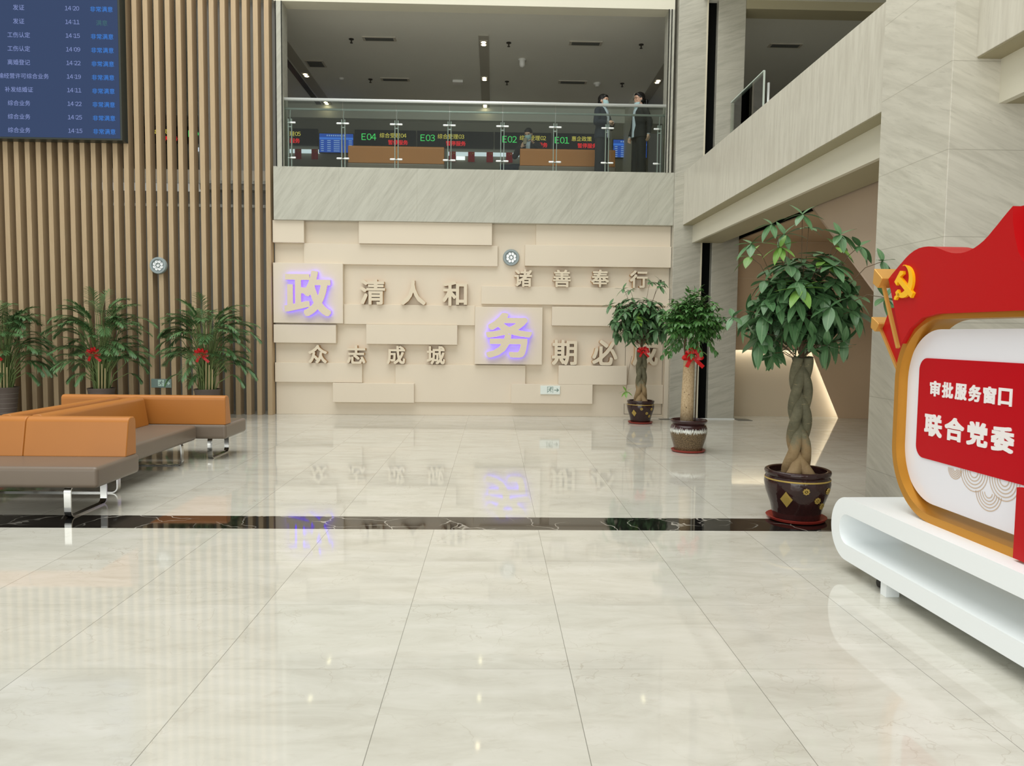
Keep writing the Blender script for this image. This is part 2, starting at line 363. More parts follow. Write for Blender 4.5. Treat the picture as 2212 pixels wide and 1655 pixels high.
M_stem = P('green_stem', (110, 128, 74), 0.5)
M_twig = P('brown_twig', (92, 74, 52), 0.7)
M_cane = P('dry_cane', (190, 175, 130), 0.6)
M_soil = P('soil', (70, 52, 38), 0.95)
M_ribbon = P('red_ribbon', (214, 22, 26), 0.25)
M_saucer = P('red_saucer', (150, 50, 40), 0.4)
def trunk_mat():
    g = N('braided_bark', 0.7, 0.3); co = g.coord((1, 1, 1)); n = g.noise(co, 9, 5, 0.6); n2 = g.noise(g.coord((3, 3, 14)), 4, 4, 0.7); X, Y, Z = g.xyz(co)
    c = g.ramp(n, [(0.3, lin((86, 84, 66))), (0.6, lin((112, 108, 86))), (0.8, lin((136, 126, 100)))])
    f = g.ramp(g.math('ADD', Z, g.math('MULTIPLY', g.math('ADD', n, -0.5), 0.5)), [(0.62, (1, 1, 1)), (0.72, (0, 0, 0))])
    c = g.mix(g.math('MULTIPLY', f, 0.85), c, g.ramp(n, [(0.3, lin((138, 112, 78))), (0.7, lin((172, 146, 108)))]))
    c = g.mix(g.ramp(n2, [(0.62, (0, 0, 0)), (0.7, (0.6, 0.6, 0.6))]), c, lin((178, 160, 122))); g.color(c); g.bump(n2, 0.3, 0.01); return g.m
M_trunk = trunk_mat()
def palebark():
    g = N('pale_corky_bark', 0.85, 0.2); n = g.noise(g.coord((1, 1, 0.7)), 55, 4, 0.7); c = g.ramp(n, [(0.3, lin((160, 136, 102))), (0.5, lin((196, 172, 138))), (0.75, lin((208, 188, 156)))])
    v = g.n('ShaderNodeTexVoronoi'); v.inputs['Scale'].default_value = 14; g.l(g.coord((1, 1, 0.6)), v.inputs['Vector']); c = g.mix(g.math('LESS_THAN', v.outputs['Distance'], 0.07), c, lin((62, 46, 32))); g.color(c); g.bump(n, 0.4, 0.01); return g.m
M_bark2 = palebark()
def glaze():
    g = N('dark_brown_glaze', 0.10, 0.5); n = g.noise(g.coord(), 9, 3); g.color(g.mix(n, lin((34, 18, 18)), lin((60, 34, 32)))); g.bump(g.noise(g.coord(), 22, 2), 0.12, 0.02); return g.m
M_glaze = glaze()
def drip():
    g = N('drip_glazed_stoneware', 0.22, 0.45); co = g.coord(); X, Y, Z = g.xyz(co)
    an = g.math('ARCTAN2', Y, X); cb = g.n('ShaderNodeCombineXYZ'); g.l(g.math('MULTIPLY', an, 9.0), cb.inputs[0]); g.l(g.math('MULTIPLY', Z, 1.5), cb.inputs[1])
    nn = g.noise(cb.outputs[0], 2.2, 3, 0.7); zz = g.math('ADD', Z, g.math('MULTIPLY', g.math('ADD', nn, -0.5), 0.16))
    sp = g.noise(co, 150, 2); body = g.ramp(sp, [(0.4, lin((66, 52, 36))), (0.6, lin((134, 112, 82)))])
    top = g.mix(g.noise(co, 8, 2), lin((42, 24, 24)), lin((70, 40, 40)))
    c = g.mix(g.math('GREATER_THAN', zz, 0.262), body, lin((222, 224, 218))); c = g.mix(g.math('GREATER_THAN', g.math('ADD', zz, g.math('MULTIPLY', g.math('ADD', nn, -0.5), 0.10)), 0.30), c, top)
    g.color(c); return g.m
M_drip = drip()
M_potgold = P('gold_pot_relief', (188, 160, 84), 0.35, 0.3)
M_wicker = P('dark_plastic_planter', (92, 80, 74), 0.5)
M_ring = P('planter_ring', (132, 122, 114), 0.5)
M_skin = P('skin', (214, 172, 146), 0.55)
M_hair = P('black_hair', (22, 19, 18), 0.4)
M_navy = P('navy_wool', (30, 36, 46), 0.85)
M_blackc = P('black_wool', (26, 27, 29), 0.85)
M_shirt = P('light_blue_shirt', (196, 208, 220), 0.8)
M_mask = P('face_mask', (176, 208, 210), 0.75)
M_housing = P('grey_plastic', (148, 160, 162), 0.45)
M_lens = P('silver_reflector', (232, 235, 236), 0.28, 0.9)
M_black = P('black_plastic', (24, 25, 25), 0.4)
M_led = P('led_board_black', (14, 17, 15), 0.25)
def emis(name, rgb, s): return P(name, (10, 10, 10), 0.5, emit=rgb, es=s)
E_green = emis('led_green', (70, 225, 110), 0.9); E_yellow = emis('led_yellow', (228, 210, 90), 0.85); E_redled = emis('led_red', (225, 24, 34), 0.9)
E_screen = P('screen_blue', (12, 18, 30), 0.2, emit=(44, 66, 108), es=0.66)
E_row = emis('screen_text_pale', (132, 146, 200), 0.9); E_sat = emis('screen_text_blue', (40, 122, 214), 0.95); E_sat2 = emis('screen_text_teal', (44, 96, 100), 0.9)
E_tv = P('tv_blue', (8, 20, 60), 0.2, emit=(38, 84, 178), es=0.8); E_tvt = emis('tv_rows', (150, 180, 225), 0.8); E_tvh = emis('tv_header', (60, 120, 220), 0.9)
E_purple = emis('violet_backlight', (92, 62, 255), 4.2)
E_warm = emis('warm_lamp', (255, 236, 190), 9.0)
E_strip = emis('led_strip_warm_white', (252, 252, 240), 13.0)
E_white = emis('white_lit_panel', (225, 238, 244), 0.85)

# ------------------------------------------------------------------ shell: floor
def rect_floor(x0, x1, y0, y1, z=-0.02): return MB().box(x0, x1, y0, y1, -0.12, 0.0)
structure('floor', rect_floor(-14, 9, -9, 5.694), M_floor)
structure('trim_1', rect_floor(-14, 9, 5.694, 6.09), M_band)
structure('floor_2', rect_floor(-14, 9, 6.09, 14.3), M_floor2)

# ------------------------------------------------------------------ back wall with relief panels
L0, L1, L2 = 13.68, 13.615, 13.55
mb = MB().box(-3.93, 3.175, L0, L0 + 0.25, 0.0, 3.47)
for x0, x1, z0, z1, lv in [(-3.93, -3.38, 3.07, 3.46, L2), (-2.413, -0.048, 3.072, 3.46, L2), (0.74, 3.172, 3.09, 3.46, L1), (-3.398, 0.056, 2.705, 3.07, L1), (0.546, 3.172, 2.717, 3.09, L2),
                           (-3.93, -2.696, 1.65, 2.714, L2), (-0.23, 3.172, 2.03, 2.352, L1), (-2.694, -0.343, 1.642, 1.998, L1), (-0.34, 0.873, 0.947, 1.977, L2), (1.044, 3.172, 1.657, 1.993, L2),
                           (-3.93, -2.823, 1.296, 1.62, L2), (-2.284, -0.656, 1.29, 1.64, L2), (-3.93, -2.369, 0.588, 0.938, L1), (-1.77, 0.58, 0.243, 0.927, L1), (-2.885, -1.428, 0.236, 0.582, L2),
                           (1.177, 2.418, 0.596, 0.94, L2), (0.324, 1.8, 0.245, 0.595, L2), (2.425, 3.10, 0.25, 0.598, L1)]:
    mb.box(x0, x1, lv, L0 + 0.05, z0, z1)
mb.box(3.105, 3.1785, L2 - 0.006, L0 + 0.1, 0.0, 2.026)
o = structure('wall_back', mb, M_plaster, bevel=0.004)
# concealed door in the relief wall: hairline joints
mb = MB()
for a in ((2.40, 2.406, 0.05, 0.245), (2.40, 2.406, 0.60, 1.655), (3.088, 3.094, 0.05, 1.655), (2.40, 3.09, 0.05, 0.056)): mb.box(a[0], a[1], L0 - 0.003, L0 + 0.01, a[2], a[3])
structure('door_1', mb, P('door_joint', (96, 84, 70), 0.8))
structure('wall_back_fascia', MB().box(-3.895, 3.178, 13.5, 13.9, 3.46, 4.388), M_fascia, bevel=0.004)
structure('wall_back_lintel', MB().box(-3.86, 3.12, 13.5, 13.83, 7.2, 9.6), M_cream)
# jambs of the balcony opening, each a stone reveal with two black shadow gaps
mb = MB().box(-3.84, -3.72, 13.5, 13.83, 4.388, 7.2); structure('trim_2', mb, M_fascia)
mb = MB().box(3.02, 3.12, 13.5, 13.83, 4.388, 7.2); structure('trim_3', mb, M_fascia)
mb = MB()
for x in (-3.838, -3.735, 3.012, 3.062): mb.box(x, x + 0.013, 13.488, 13.5, 4.388, 7.2)
structure('trim_4', mb, M_dark)
# pilasters either side of the black slot
structure('wall_right_pilaster', MB().box(3.178, 3.69, 13.42, 13.95, 0.0, 11.0), M_pil, bevel=0.006)
structure('wall_right_pilaster_outer', MB().box(3.87, 4.35, 13.42, 13.95, 0.0, 11.0), M_pil, bevel=0.006)
structure('trim_5', MB().box(3.69, 3.87, 13.56, 13.6, 0.0, 11.0), M_dark)
structure('trim_6', MB().box(3.665, 3.69, 13.412, 13.43, 0.0, 11.0), P('pale_edge_trim', (214, 206, 184), 0.4))
structure('baseboard_right', MB().box(3.17, 4.36, 13.405, 13.42, 0.0, 0.018), M_steel)
mb = MB().box(2.98, 3.30, 13.25, 13.41, 0.0, 0.006); structure('trim_7', mb, P('floor_hatch', (96, 94, 86), 0.4))
structure('trim_8', MB().box(4.36, 4.62, 13.2, 13.5, 0.0, 0.006), MATS['floor_hatch'])

# ------------------------------------------------------------------ timber slat screen and what stands behind it
mb = MB()
for n in range(46):
    x = -4.031 - 0.1885 * n
    mb.box(x, x + 0.082, 13.5, 13.70, 0.0, 9.6)
structure('wall_left', mb, M_slat, bevel=0.003)
structure('wall_left_backing', MB().box(-13.0, -3.93, 14.2, 14.3, 0.0, 4.05), M_greywall)
structure('wall_left_pier', MB().box(-5.35, -3.86, 13.95, 14.35, 4.05, 7.4), P('grey_pier', (168, 168, 164), 0.6))
mb = MB().box(-13, -3.93, 13.86, 13.9, 4.14, 4.19).box(-13, -3.93, 13.86, 13.9, 3.72, 3.77); structure('trim_9', mb, P('galvanised_rail', (190, 192, 186), 0.4, 0.5))
structure('trim_10', MB().box(-13, -3.93, 13.92, 14.2, 4.28, 4.36), P('timber_edge', (168, 122, 78), 0.6))

# ------------------------------------------------------------------ upper hall
structure('floor_upper', MB().box(-13, 10, 13.9, 20.1, 4.2, 4.385), M_upfloor)
structure('floor_upper_right', MB().box(3.34, 10, 0.5, 13.9, 4.2, 4.36), M_upfloor)
mb = MB().box(-13, 10, 13.83, 20.1, 7.35, 7.6); structure('ceiling', mb, M_ceil)
structure('ceiling_right', MB().box(3.6, 10, 5.0, 13.83, 7.35, 7.6), M_ceil)
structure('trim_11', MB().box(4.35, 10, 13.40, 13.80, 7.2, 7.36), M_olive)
structure('wall_upper_back', MB().box(-13, 10, 20.1, 20.3, 4.2, 7.5), M_upwall)
structure('wall_upper_bulkhead', MB().box(-13, 10, 19.9, 20.1, 7.0, 7.4), M_ceil)
structure('wall_upper_left', MB().box(-13.2, -13, 13.8, 20.3, 0, 7.6), M_upwall)
structure('wall_upper_right', MB().box(9.9, 10.1, -2, 20.3, 0, 7.6), M_upwall)
structure('wall_upper_partition', MB().box(3.35, 3.55, 18.6, 20.1, 4.385, 7.35), M_ceil)
structure('trim_12', MB().box(-0.36, -0.16, 15.2, 19.9, 7.335, 7.352), P('ceiling_light_trough', (180, 176, 164), 0.9))
structure('trim_13', MB().box(-4.62, -4.5, 14.2, 19.9, 7.33, 7.352), M_black)
structure('trim_14', MB().box(-4.45, -4.22, 14.2, 19.9, 7.335, 7.352), MATS['ceiling_light_trough'])
structure('trim_15', MB().box(3.6, 3.83, 14.2, 19.9, 7.335, 7.352), MATS['ceiling_light_trough'])

# ------------------------------------------------------------------ right side: parapet, soffits, column, alcove
structure('wall_right_parapet', MB().box(3.335, 3.6, 5.9, 13.42, 3.46, 4.385), M_par, bevel=0.003)
structure('wall_right_parapet_near', MB().box(3.335, 3.6, -1.5, 5.29, 3.46, 4.385), M_par, bevel=0.003)
structure('beam_right', MB().box(3.51, 3.56, -1.5, 13.42, 3.15, 3.47), M_cream)
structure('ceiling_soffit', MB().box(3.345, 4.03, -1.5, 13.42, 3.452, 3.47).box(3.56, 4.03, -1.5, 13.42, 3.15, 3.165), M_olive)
structure('ceiling_void', MB().box(4.03, 4.4, 5.0, 13.75, 3.6, 3.7).box(4.03, 4.05, 5.0, 13.75, 3.16, 3.7), M_dark)  # near-black colour carries the shade inside the void
structure('column_front', MB().box(3.17, 4.2, 5.285, 6.24, 0.0, 9.6), M_col, bevel=0.004)
structure('column_side', MB().box(3.166, 3.172, 5.289, 6.236, 0.0, 9.6), M_colx)
# alcove: taupe panelling with a recessed glowing panel
mb = MB()
mb.prism([(4.30, 1.25), (5.86, 1.25), (6.42, 0.0), (9.9, 0.0), (9.9, 3.9), (4.30, 3.9)], 13.75, 13.768)
structure('wall_alcove', mb, M_brown)
structure('wall_alcove_panel', MB().box(4.30, 9.9, 13.98, 14.05, 0.0, 3.9), plaster('taupe_lit_panel', (204, 190, 166), 0.5))
mb = MB()
for z in (2.56, 3.22): mb.box(4.36, 7.4, 13.745, 13.75, z, z + 0.006)
structure('trim_16', mb, P('panel_joint', (214, 196, 170), 0.5))
structure('ceiling_alcove', MB().box(4.44, 9.9, 5.0, 13.75, 3.245, 3.34), M_brown)
structure('trim_slot_shade', MB().box(4.425, 4.44, 5.0, 13.75, 3.262, 3.7), M_dark)  # black strip painted in for the shade of the slot beside the alcove ceiling
sp = [Vector(q) for q in ((4.05, 9.787, 3.243), (6.38, 13.75, 3.243), (7.86, 13.75, 1.5), (4.05, 7.5, 1.66))]
nrm = Vector((0.7, -0.4, 0.6)).normalized() * 0.12
structure('stair_soffit', MB().add(sp + [q + nrm for q in sp], [(0, 1, 2, 3), (7, 6, 5, 4), (0, 4, 5, 1), (1, 5, 6, 2), (2, 6, 7, 3), (3, 7, 4, 0)]), M_taupe2)
st = MB().box(4.36, 5.9, 13.85, 13.88, 1.30, 1.33)
st.tube([(5.99, 13.86, 1.28), (6.56, 13.86, 0.01)], 0.014, 6)
structure('stair_side', MB().add([(4.062, 9.80, 3.24), (4.062, 7.48, 1.64), (4.062, 6.3, 0.82), (4.062, 5.3, 0.82), (4.062, 5.3, 3.24)] + [(4.12, 9.80, 3.24), (4.12, 7.48, 1.64), (4.12, 6.3, 0.82), (4.12, 5.3, 0.82), (4.12, 5.3, 3.24)], [(0, 1, 2, 3, 4), (9, 8, 7, 6, 5), (0, 5, 6, 1), (1, 6, 7, 2), (2, 7, 8, 3), (3, 8, 9, 4), (4, 9, 5, 0)]), M_taupe2)
tag(st.build('light_strip', E_strip), 'glowing light strip tucked behind the low slanted panel edge in the alcove', 'light strip')

# ------------------------------------------------------------------ LED queue screen on the slats
t = thing('display_screen', 'large dark blue queue display screen hung on the timber slats', 'screen', (-8.0, 13.28, 4.73))
MB().box(-2.6, 1.607, 0.004, 0.215, 0.0, 3.2).build('casing', P('screen_casing', (50, 56, 52), 0.4), t, bevel=0.004)
MB().box(-2.57, 1.575, 0.0, 0.006, 0.03, 3.17).build('display_panel', E_screen, t)
rows = ['发证', '发证', '工伤认定', '工伤认定', '离婚登记', '运输经营许可综合业务', '补发结婚证', '综合业务', '综合业务', '综合业务']
times = ['14:20', '14:11', '14:15', '14:09', '14:22', '14:19', '14:11', '14:22', '14:25', '14:15']
for i in range(10):
    z = 6.905 - 0.2257 * i - 4.73; x = -8.07 - 0.006 * i + (0.03 if i == 5 else 0) + 8.0
    m = text_mb(rows[i], w=0.094 * len(rows[i])); put(m, x, -0.003, z).build('service_name', E_row, t, fix=False)
    m = digits_mb(times[i], 0.070, 0.74); put(m, -7.18 + 8, -0.003, z + 0.004).build('service_time', E_row, t, fix=False)
    sat = '满意' if i == 1 else '非常满意'
    m = text_mb(sat, w=0.094 * len(sat)); put(m, -6.69 + 8, -0.003, z - 0.002).build('satisfaction_rating', E_sat2 if i == 1 else E_sat, t, fix=False)

# ------------------------------------------------------------------ raised characters on the wall
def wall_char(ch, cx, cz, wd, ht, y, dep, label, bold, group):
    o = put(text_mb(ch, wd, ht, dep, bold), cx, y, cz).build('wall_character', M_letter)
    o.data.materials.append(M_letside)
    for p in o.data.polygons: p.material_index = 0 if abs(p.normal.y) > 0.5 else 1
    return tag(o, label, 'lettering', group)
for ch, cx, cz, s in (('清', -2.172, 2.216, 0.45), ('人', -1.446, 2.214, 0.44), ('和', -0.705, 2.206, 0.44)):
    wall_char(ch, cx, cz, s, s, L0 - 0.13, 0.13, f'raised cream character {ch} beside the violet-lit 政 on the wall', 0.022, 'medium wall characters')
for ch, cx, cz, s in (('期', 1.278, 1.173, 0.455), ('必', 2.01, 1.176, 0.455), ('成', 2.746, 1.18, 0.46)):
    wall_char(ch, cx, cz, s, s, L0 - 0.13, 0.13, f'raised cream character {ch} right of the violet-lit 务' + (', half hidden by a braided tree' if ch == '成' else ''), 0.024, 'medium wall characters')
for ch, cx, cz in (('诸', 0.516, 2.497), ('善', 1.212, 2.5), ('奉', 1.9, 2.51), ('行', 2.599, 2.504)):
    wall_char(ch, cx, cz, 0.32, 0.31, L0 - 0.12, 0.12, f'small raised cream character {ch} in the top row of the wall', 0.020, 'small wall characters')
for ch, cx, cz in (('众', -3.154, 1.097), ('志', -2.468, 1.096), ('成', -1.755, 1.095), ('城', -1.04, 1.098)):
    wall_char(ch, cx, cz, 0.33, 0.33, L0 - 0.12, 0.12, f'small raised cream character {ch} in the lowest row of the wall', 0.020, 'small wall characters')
for ch, cx, cz, lab in (('政', -3.299, 2.172, 'big cream character 政 glowing violet on the slat side of the wall'), ('务', 0.271, 1.47, 'big cream character 务 glowing violet on the square by the middle of the wall')):
    t = thing('illuminated_character', lab, 'lettering', (cx, L2, cz), 0, 'violet-lit wall characters')
    text_mb(ch, 0.82, 0.80, 0.045, 0.030).build('character_face', M_letter, t).location = (0, -0.095, 0)
    text_mb(ch, 0.812, 0.792, 0.040, 0.028).build('backlight', E_purple, t).location = (0, -0.048, 0)

# ------------------------------------------------------------------ emergency lamps, exit signs
def emergency_lamp(x, y, z, label):
    t = thing('emergency_lamp', label, 'lamp', (x, y, z), 0, 'round emergency lamps'); r = 0.148
    rot = Matrix.Rotation(PI / 2, 4, 'X')
    m = MB(); mm = MB().lathe([(r * 0.98, 0.0), (r, 0.02), (r, 0.05), (r * 0.93, 0.07), (r * 0.74, 0.07), (r * 0.70, 0.045), (0.001, 0.045)], 40); m.add(mm.v, mm.f, rot); autosmooth(m.build('housing', M_housing, t))
    def lens(cx, cz, rr):
        q = MB(); k = MB().lathe([(rr, 0.046), (rr, 0.058), (rr * 0.72, 0.053), (rr * 0.25, 0.049), (0.0008, 0.056)], 14); q.add([(v[0] + cx, v[1] + cz, v[2]) for v in k.v], k.f, rot); q.build('reflector', M_lens, t, smooth=True)
    lens(0, 0, 0.027)
    for k in range(8): a = 2 * PI * k / 8 + 0.39; lens(0.068 * math.cos(a), 0.068 * math.sin(a), 0.027)
emergency_lamp(-5.90, 13.498, 2.626, 'round grey emergency lamp mounted on the timber slats')
emergency_lamp(0.299, L0, 2.868, 'round grey emergency lamp mounted on the cream wall')
def exit_sign(x, y, z, label, body, ink, dark):
    t = thing('exit_sign', label, 'exit sign', (x, y, z), 0, 'running man exit signs')
    MB().box(-0.178, 0.178, -0.022, 0.0, -0.078, 0.078).build('sign_panel', body, t, bevel=0.005)
    man = MB(); yy = (-0.0235, -0.0215)
    ox = 0.0
    if dark:   # pale doorway with a dark figure inside
        dm = MB().prism([(-0.055, -0.05), (0.05, -0.05), (0.05, 0.062), (-0.055, 0.062)], *yy); dm.build('doorway_symbol', ink, t); fig = body; y2 = (-0.025, -0.0228)
    else:
        dm = MB()
        for a in ((-0.056, -0.047, -0.05, 0.06), (0.042, 0.051, -0.05, 0.06), (-0.056, 0.051, 0.053, 0.06)): dm.prism([(a[0], a[2]), (a[1], a[2]), (a[1], a[3]), (a[0], a[3])], *yy)
        dm.build('doorway_symbol', ink, t); fig = ink; y2 = yy
    def stroke(p, q, wd):
        d = Vector((q[0] - p[0], q[1] - p[1])).normalized(); n = Vector((-d.y, d.x)) * wd / 2
        man.prism([(p[0] + n.x, p[1] + n.y), (p[0] - n.x, p[1] - n.y), (q[0] - n.x, q[1] - n.y), (q[0] + n.x, q[1] + n.y)], *y2)
    man.prism(arc(0.012, 0.042, 0.011, 0, 330, 11), *y2)
    for p, q, wd in (((0.006, 0.03), (-0.010, -0.002), 0.018), ((0.004, 0.026), (0.03, 0.014), 0.008), ((0.03, 0.014), (0.036, 0.024), 0.008), ((0.0, 0.026), (-0.028, 0.020), 0.008), ((-0.028, 0.020), (-0.036, 0.006), 0.008),
                     ((-0.010, 0.0), (0.016, -0.014), 0.011), ((0.016, -0.014), (0.010, -0.04), 0.010), ((-0.012, 0.0), (-0.026, -0.022), 0.011), ((-0.026, -0.022), (-0.046, -0.026), 0.009)): stroke(p, q, wd)
    man.build('running_figure', fig, t)
    MB().prism([(0.07, -0.007), (0.125, -0.007), (0.112, -0.03), (0.128, -0.03), (0.158, 0.0), (0.128, 0.03), (0.112, 0.03), (0.125, 0.007), (0.07, 0.007)], *yy).build('arrow_symbol', ink, t)
exit_sign(-5.90, 13.498, 0.552, 'grey green running man exit sign on the timber slats', P('exit_grey_green', (120, 142, 136), 0.4), P('exit_pale', (196, 222, 210), 0.4), True)
exit_sign(1.03, L2, 0.492, 'white running man exit sign low on the cream wall', P('exit_white', (226, 234, 228), 0.35), P('exit_grey_ink', (126, 148, 140), 0.5), False)

# ------------------------------------------------------------------ benches
def bench_leg(t, x, y0, y1, along='y', h=0.25):
    r = 0.05; p = [(y0 + 0.10, h)] + arc(y0 + r, h - r, r, 90, 180, 5)[0:] + arc(y0 + r, r, r, 180, 270, 6) + arc(y1 - r, r, r, 270, 360, 6) + arc(y1 - r, h - r, r, 0, 90, 5) + [(y1 - 0.10, h)]
    path = [(x, a, b + 0.006) for a, b in p] if along == 'y' else [(a, x, b + 0.006) for a, b in p]
    autosmooth(MB().sweep(path, 0.055, 0.012, (1, 0, 0) if along == 'y' else (0, 1, 0)).build('leg', M_chrome, t), 50)
def backrest(t, x0, x1, y0, y1, z0=0.415, z1=0.75, name='backrest'):     # leaning front at y0, upright back at y1
    m = MB(); prof = [(y0, z0), (y1, z0), (y1, z1 - 0.05)] + arc(y1 - 0.045, z1 - 0.045, 0.045, 0, 90, 4) + arc(y0 + 0.115, z1 - 0.06, 0.06, 90, 165, 5)
    m.loft([[(x, a, b) for a, b in prof] for x in (x0, x1)]); return m.build(name, M_orange, t, bevel=0.012, segs=3)
def bench(label, loc, rz, L, seams, legs, group):
    t = thing('lounge_bench', label, 'bench', loc, rz, group)
    MB().box(-L / 2, L / 2, -0.36, 0.36, 0.25, 0.42).build('seat', M_grey, t, bevel=0.035, segs=4)
    xs = [-L / 2 + 0.01] + seams + [L / 2 - 0.02]
    for a, b in zip(xs, xs[1:]): backrest(t, a + 0.001, b - 0.001, 0.15, 0.345)
    for x in legs: bench_leg(t, x, -0.31, 0.24)
    return t
G = 'orange and taupe benches on the ground floor'
bench('orange and taupe bench at the front, facing the camera', (-4.06, 6.29, 0), 0, 1.90, [0.06], [0.69, -0.69], G)
bench('orange and taupe bench at the rear, facing the palms', (-4.03, 9.06, 0), PI, 1.90, [], [-0.72, 0.72], G)
t = thing('lounge_bench', 'double-sided bench with two parallel orange backrests between the front and rear benches', 'bench', (-4.17, 7.67, 0), 0, G)
MB().box(-0.78, 0.78, -0.97, 0.97, 0.25, 0.42).build('seat', M_grey, t, bevel=0.035, segs=4)
for sgn in (1, -1):
    m = MB(); prof = [(0.25, 0.415), (0.075, 0.415), (0.075, 0.70)] + arc(0.115, 0.705, 0.04, 180, 90, 4) + arc(0.145, 0.685, 0.06, 90, 15, 5)
    m.loft([[(sgn * a, y, b) for a, b in prof] for y in (-0.955, 0.955)]); m.build('backrest', M_orange, t, bevel=0.012, segs=3)
for y in (-0.72, 0.70): bench_leg(t, y, -0.72, 0.72, 'x')

# ------------------------------------------------------------------ plants
rnd = random.Random(7)
def leaf_grid(tip_len, wd, droop, fold, n=7, base=0.12):
    """one leaflet along +x, midrib rising in z then drooping; returns verts, faces, uv per vert"""
    vs, uv = [], []
    for i in range(n + 1):
        s = i / n; prof = math.sin(PI * min(1, s ** 0.85)) ** 0.8 if 0 < s < 1 else 0.0
        ww = wd / 2 * (prof * (1 - 0.1 * s) + (base if s == 0 else 0)); x = tip_len * s; z = -droop * tip_len * s * s
        for k, q in enumerate((-1, 0, 1)): vs.append((x, q * ww, z + abs(q) * ww * fold)); uv.append((0.5 + 0.5 * q, s))
    fs = [(i * 3 + k, i * 3 + k + 1, (i + 1) * 3 + k + 1, (i + 1) * 3 + k) for i in range(n) for k in (0, 1)]
    return vs, fs, uv
class Foliage:
    def __init__(s): s.v = []; s.f = []; s.uv = []
    def leaf(s, g, M):
        n = len(s.v); s.v += [tuple(M @ Vector(p)) for p in g[0]]; s.f += [tuple(i + n for i in f) for f in g[1]]; s.uv += g[2]
    def build(s, name, mat, parent):
        me = bpy.data.meshes.new(name); me.from_pydata(s.v, [], s.f); ul = me.uv_layers.new(name='UVMap')
        for lp in me.loops: ul.data[lp.index].uv = s.uv[lp.vertex_index]
        return obj(name, me, mat, parent, smooth=True)
def frame(pos, d, roll=0.0):
    d = Vector(d).normalized(); up = Vector((0, 0, 1)) if abs(d.z) < 0.95 else Vector((1, 0, 0))
    y = up.cross(d).normalized(); z = d.cross(y)
    return Matrix.Translation(pos) @ Matrix(((d.x, y.x, z.x), (d.y, y.y, z.y), (d.z, y.z, z.z))).to_4x4() @ Matrix.Rotation(roll, 4, 'X')
def palmate(fo, stems, root, tip, out, size, rnd):
    """hand-shaped leaf: a petiole from root to tip, then five to seven leaflets spread round the facing direction"""
    root, tip, out = Vector(root), Vector(tip), Vector(out).normalized()
    mid = (root + tip) / 2 + Vector((0, 0, 0.15 * (tip - root).length)); stems.tube([root, mid, tip], [0.0035, 0.003, 0.0025], 5, False)
    k = rnd.choice((5, 6, 6, 7)); a = out.cross(Vector((0, 0, 1)));
    if a.length < 0.1: a = Vector((1, 0, 0))
    a.normalize(); b = a.cross(out).normalized()
    for i in range(k):
        th = 2 * PI * (i + 0.5) / k + rnd.uniform(-0.15, 0.15) - PI / 2
        dd = (a * math.cos(th) + b * math.sin(th) * 1.0 + out * rnd.uniform(0.15, 0.5) + Vector((0, 0, rnd.uniform(-0.5, -0.15)))).normalized()
        L = size * rnd.uniform(0.82, 1.1) * (1.0 - 0.2 * max(0, dd.z))
        M = frame(tip, dd); zc = M.to_3x3() @ Vector((0, 0, 1))
        if zc.dot(out) < 0: M = M @ Matrix.Rotation(PI, 4, 'X')
        fo.leaf(leaf_grid(L, L * rnd.uniform(0.36, 0.44), rnd.uniform(0.1, 0.35), 0.16), M)
def pot_motif(t, prof_r, items):
    for kind, th, z, s in items:
        r = prof_r(z) + 0.006; p = Vector((r * math.sin(th), -r * math.cos(th), z)); M = Matrix.Translation(p) @ Matrix.Rotation(th, 4, 'Z') @ Matrix.Rotation(0.27, 4, 'X')
        m = MB()
        if kind == 'flower':
            for k in range(8):
                a = 2 * PI * k / 8; q = arc(s * 0.68 * math.cos(a), s * 0.68 * math.sin(a), s * 0.30, 0, 300, 5); m.prism(q, -0.004, 0.004, M)
            m.prism(arc(0, 0, s * 0.24, 0, 315, 7), -0.004, 0.004, M); m.build('gold_flower', M_potgold, t)
        else:
            for q, h in ((1.0, 0.002), (0.78, 0.004)): m.prism([(0, -s * q), (s * 0.72 * q, 0), (0, s * q), (-s * 0.72 * q, 0)], -h, 0.01, M)
            c = text_mb('福', s * 0.7, s * 0.7); m.add([(v[0], -0.0055, v[2]) for v in c.v], c.f, M)
            m.build('gold_diamond', M_potgold, t)
def bow(t, p, s, seed=0):
    m = MB(); r = random.Random(seed); p = Vector(p)
    def ribbon(path, wd):
        rings = [];
        for i, q in enumerate(path):
            q = Vector(q); d = (Vector(path[min(i + 1, len(path) - 1)]) - Vector(path[max(i - 1, 0)])).normalized(); n = Vector((0, -1, 0)); side = d.cross(n).normalized() * wd / 2
            th = n * 0.002
            rings.append([tuple(p + q + side + th), tuple(p + q - side + th), tuple(p + q - side - th), tuple(p + q + side - th)])
        m.loft(rings)
    for k in range(6):
        a = PI * 0.0 + PI * k / 5 + r.uniform(-0.12, 0.12); L = s * r.uniform(0.44, 0.58); dp = r.uniform(0.05, 0.14) * s
        ribbon([(L * math.sin(PI * u) ** 0.8 * math.cos(a + 0.75 * (u - 0.5)), -0.012 - dp * math.sin(PI * u) - 0.1 * s * math.sin(2 * PI * u), L * 0.85 * math.sin(PI * u) ** 0.8 * math.sin(a + 0.75 * (u - 0.5))) for u in [i / 10 for i in range(1, 10)]], s * 0.2)
    for sg in (-1, 1): ribbon([(0, -0.012, 0), (sg * s * 0.22, -0.03, -s * 0.25), (sg * s * (0.45 + 0.1 * sg), -0.02, -s * 0.55)], s * 0.2)
    m.ell((p.x, p.y - 0.03, p.z), s * 0.1, s * 0.08, s * 0.1); tag(m.build('ribbon_bow', M_ribbon, t), 'red ribbon bow', None)
